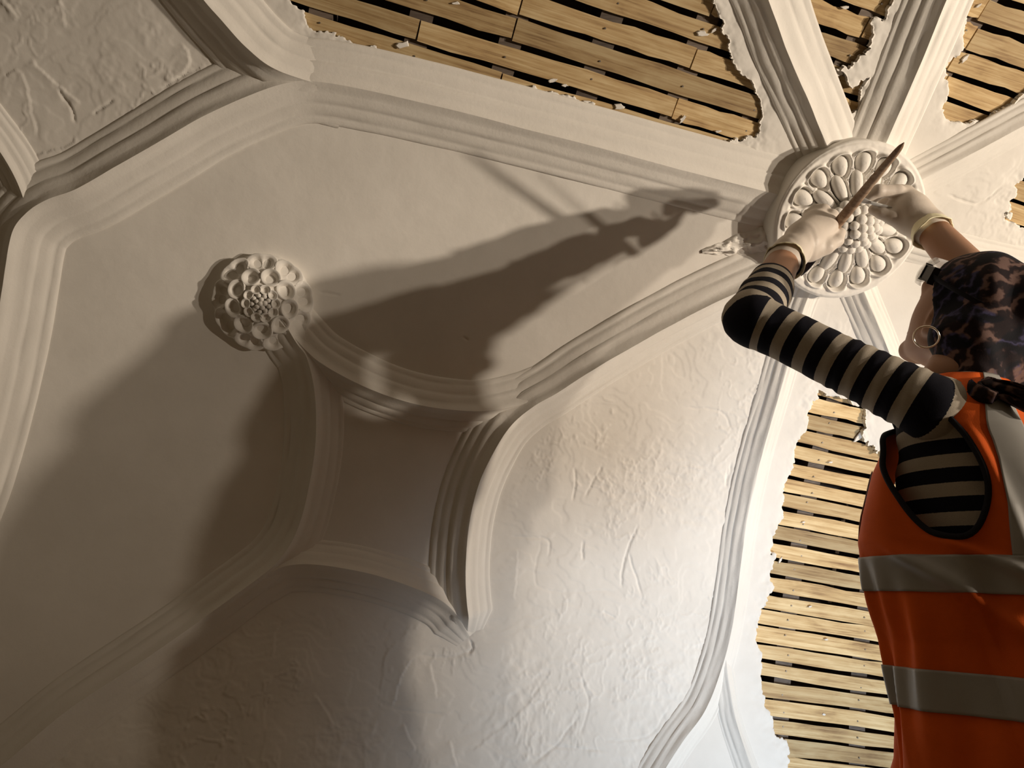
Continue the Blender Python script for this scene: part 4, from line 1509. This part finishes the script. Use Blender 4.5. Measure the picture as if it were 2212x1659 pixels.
sdf_obj('headscarf', scarf_sdf, HC - 0.22, HC + 0.22, 0.0032, SCARF, person)


def ribbon(name, pts, wid, thick, m, parent, seed, wdir):
    """flat gathered cloth tail"""
    C = catmull(np.c_[np.asarray(pts, float), np.asarray(wid, float)], 0.004)
    P, Wd = C[:, :3], C[:, 3]
    T = np.gradient(P, axis=0); T /= np.linalg.norm(T, axis=1)[:, None]
    Sd = wdir - T * (T @ wdir)[:, None]; Sd /= np.linalg.norm(Sd, axis=1)[:, None]
    Nn = np.cross(T, Sd)
    us = np.linspace(-1, 1, 22); n = len(P)
    s = np.arange(n) * 0.004
    V = np.zeros((n, len(us), 3))
    for j, u in enumerate(us):
        bend = 0.008 * np.sin(u * 7 + seed + s * 20) + 0.006 * fbm(s * 22, np.full(n, u * 2.0), 2, seed)
        V[:, j] = P + Sd * (u * Wd)[:, None] + Nn * bend[:, None]
    idx = np.arange(n * len(us)).reshape(n, -1)
    F = np.stack([idx[:-1, :-1], idx[:-1, 1:], idx[1:, 1:], idx[1:, :-1]], -1).reshape(-1, 4)
    o = newmesh(name, V.reshape(-1, 3), F, m)
    md = o.modifiers.new('solid', 'SOLIDIFY'); md.thickness = thick
    return child(o, parent)


ribbon('scarf_tail', [KNOT, W(2150, 838, 1.03), W(2195, 852, 1.01), W(2260, 880, 0.99)], [0.010, 0.013, 0.015, 0.016], 0.002, SCARF, person, 4, UPV)
ribbon('scarf_tail', [KNOT, W(2105, 838, 1.04), W(2125, 850, 1.02), W(2150, 860, 1.01)], [0.008, 0.012, 0.012, 0.006], 0.002, SCARF, person, 9, RIGHT)

# --- clear goggles pushed up on the forehead ---------------------------------------------
def gog(al, u, r):
    return HC + HK * (HN * (r * math.cos(al)) + HS * (r * 0.86 * math.sin(al)) + HU * u)


ub = 0.036
V = []; F = []
na_, nu_ = 30, 7
for i in range(na_):
    al = math.radians(-72 + 144 * i / (na_ - 1))
    for j in range(nu_):
        v = j / (nu_ - 1)
        V.append(gog(al, ub - 0.024 + 0.048 * v, 0.121 - 0.008 * (2 * v - 1) ** 2 - 0.010 * v))
for i in range(na_ - 1):
    for j in range(nu_ - 1):
        F.append((i * nu_ + j, i * nu_ + j + 1, (i + 1) * nu_ + j + 1, (i + 1) * nu_ + j))
lens = newmesh('goggles', V, F, CLEAR)
md = lens.modifiers.new('solid', 'SOLIDIFY'); md.thickness = 0.0018
child(lens, person)
for sgn in (1, -1):
    ring_pts = [gog(math.radians(sgn * (80 + 11 * k)), ub - 0.002 * k, 0.119 - 0.0015 * k) for k in range(10)]
    o = tube('goggle_strap', ring_pts, [0.0045] * len(ring_pts), BIND, person, 0.006, 10, flat=0.28)
    o.parent = lens; o.matrix_parent_inverse = Matrix.Identity(4)
    c = gog(math.radians(sgn * 79), ub, 0.117)
    e1 = unit(gog(math.radians(sgn * 85), ub, 0.117) - gog(math.radians(sgn * 73), ub, 0.117)); e2 = HU; e3 = np.cross(e1, e2)
    bm = bmesh.new(); bmesh.ops.create_cube(bm, size=1.0)
    for v in bm.verts:
        q = c + e1 * v.co.x * 0.026 + e2 * v.co.y * 0.024 + e3 * v.co.z * 0.008
        v.co = Vector(q)
    bmesh.ops.bevel(bm, geom=bm.edges[:], offset=0.0015, segments=2, affect='EDGES')
    me = bpy.data.meshes.new('goggle_clip'); bm.to_mesh(me); bm.free(); me.materials.append(BLACKP)
    o = bpy.data.objects.new('goggle_clip', me); COL.objects.link(o)
    o.parent = lens; o.matrix_parent_inverse = Matrix.Identity(4)

# ------------------------------------------------------------------ hand tools
tip = W(1953, 308, 1.24); grip = W(1801, 493, 1.428); butt = W(1716, 600, 1.490)
ax_ = unit(tip - grip)
tool = empty('modelling_tool', grip)
tag(tool, 'long pointed wooden modelling stick held in the left fist', 'hand tool')
tube('shaft', [grip - ax_ * 0.045, grip, grip + (tip - grip) * 0.3, grip + (tip - grip) * 0.7, grip + (tip - grip) * 0.93, tip], [0.0088, 0.0098, 0.0088, 0.0068, 0.0050, 0.0008], TOOLW, tool, 0.004, 18,
     lambda S_, T_: 0.0006 * fbm(S_ * 60, np.cos(T_) * 2, 2, 8), flat=0.8)
tube('blade', [grip - ax_ * 0.043, W(1762, 545, 1.455), W(1738, 572, 1.470), W(1722, 590, 1.480)], [0.006, 0.0105, 0.0135, 0.0110], DARKST, tool, 0.004, 14, flat=0.3)
tube('blade_edge', [W(1732, 582, 1.474), W(1722, 594, 1.483), butt], [0.0040, 0.0040, 0.0022], REDP, tool, 0.004, 10, flat=0.5)
spat = empty('spatula', W(1890, 440, 1.426))
tag(spat, 'small worn metal spatula pinched between gloved thumb and finger', 'hand tool')
tube('handle', [W(1878, 437, 1.422), W(1900, 443, 1.420), W(1918, 448, 1.420), W(1926, 450, 1.420)], [0.0030, 0.0034, 0.0034, 0.0025], STEEL, spat, 0.003, 12, flat=0.6)
tube('blade', [W(1848, 428, 1.428), W(1856, 430, 1.426), W(1868, 434, 1.424), W(1880, 437.5, 1.422)], [0.0022, 0.0052, 0.0050, 0.0032], STEEL, spat, 0.003, 14, flat=0.22)

# ------------------------------------------------------------------ scaffold deck under her feet
fl = newmesh('floor', [(-1.6, -1.2, -0.06), (2.6, -1.2, -0.06), (2.6, 1.5, -0.06), (-1.6, 1.5, -0.06)], [(0, 1, 2, 3)], M['void'], smooth=False)
tag(fl, 'boarded scaffold platform under the worker', 'floor', kind='structure')
bm = bmesh.new(); bmesh.ops.create_cube(bm, size=1.0)
for v in bm.verts:
    v.co = Vector((v.co.x * 4.1, v.co.y * 0.222, v.co.z * 0.038))
bmesh.ops.bevel(bm, geom=bm.edges[:], offset=0.004, segments=1, affect='EDGES')
pm = bpy.data.meshes.new('plank'); bm.to_mesh(pm); bm.free(); pm.materials.append(M['deck'])
for k in range(12):
    o = bpy.data.objects.new('plank', pm); COL.objects.link(o)
    o.location = (0.5 + 0.02 * math.sin(k * 2.1), -1.08 + 0.228 * k, -0.019)
    o.parent = fl
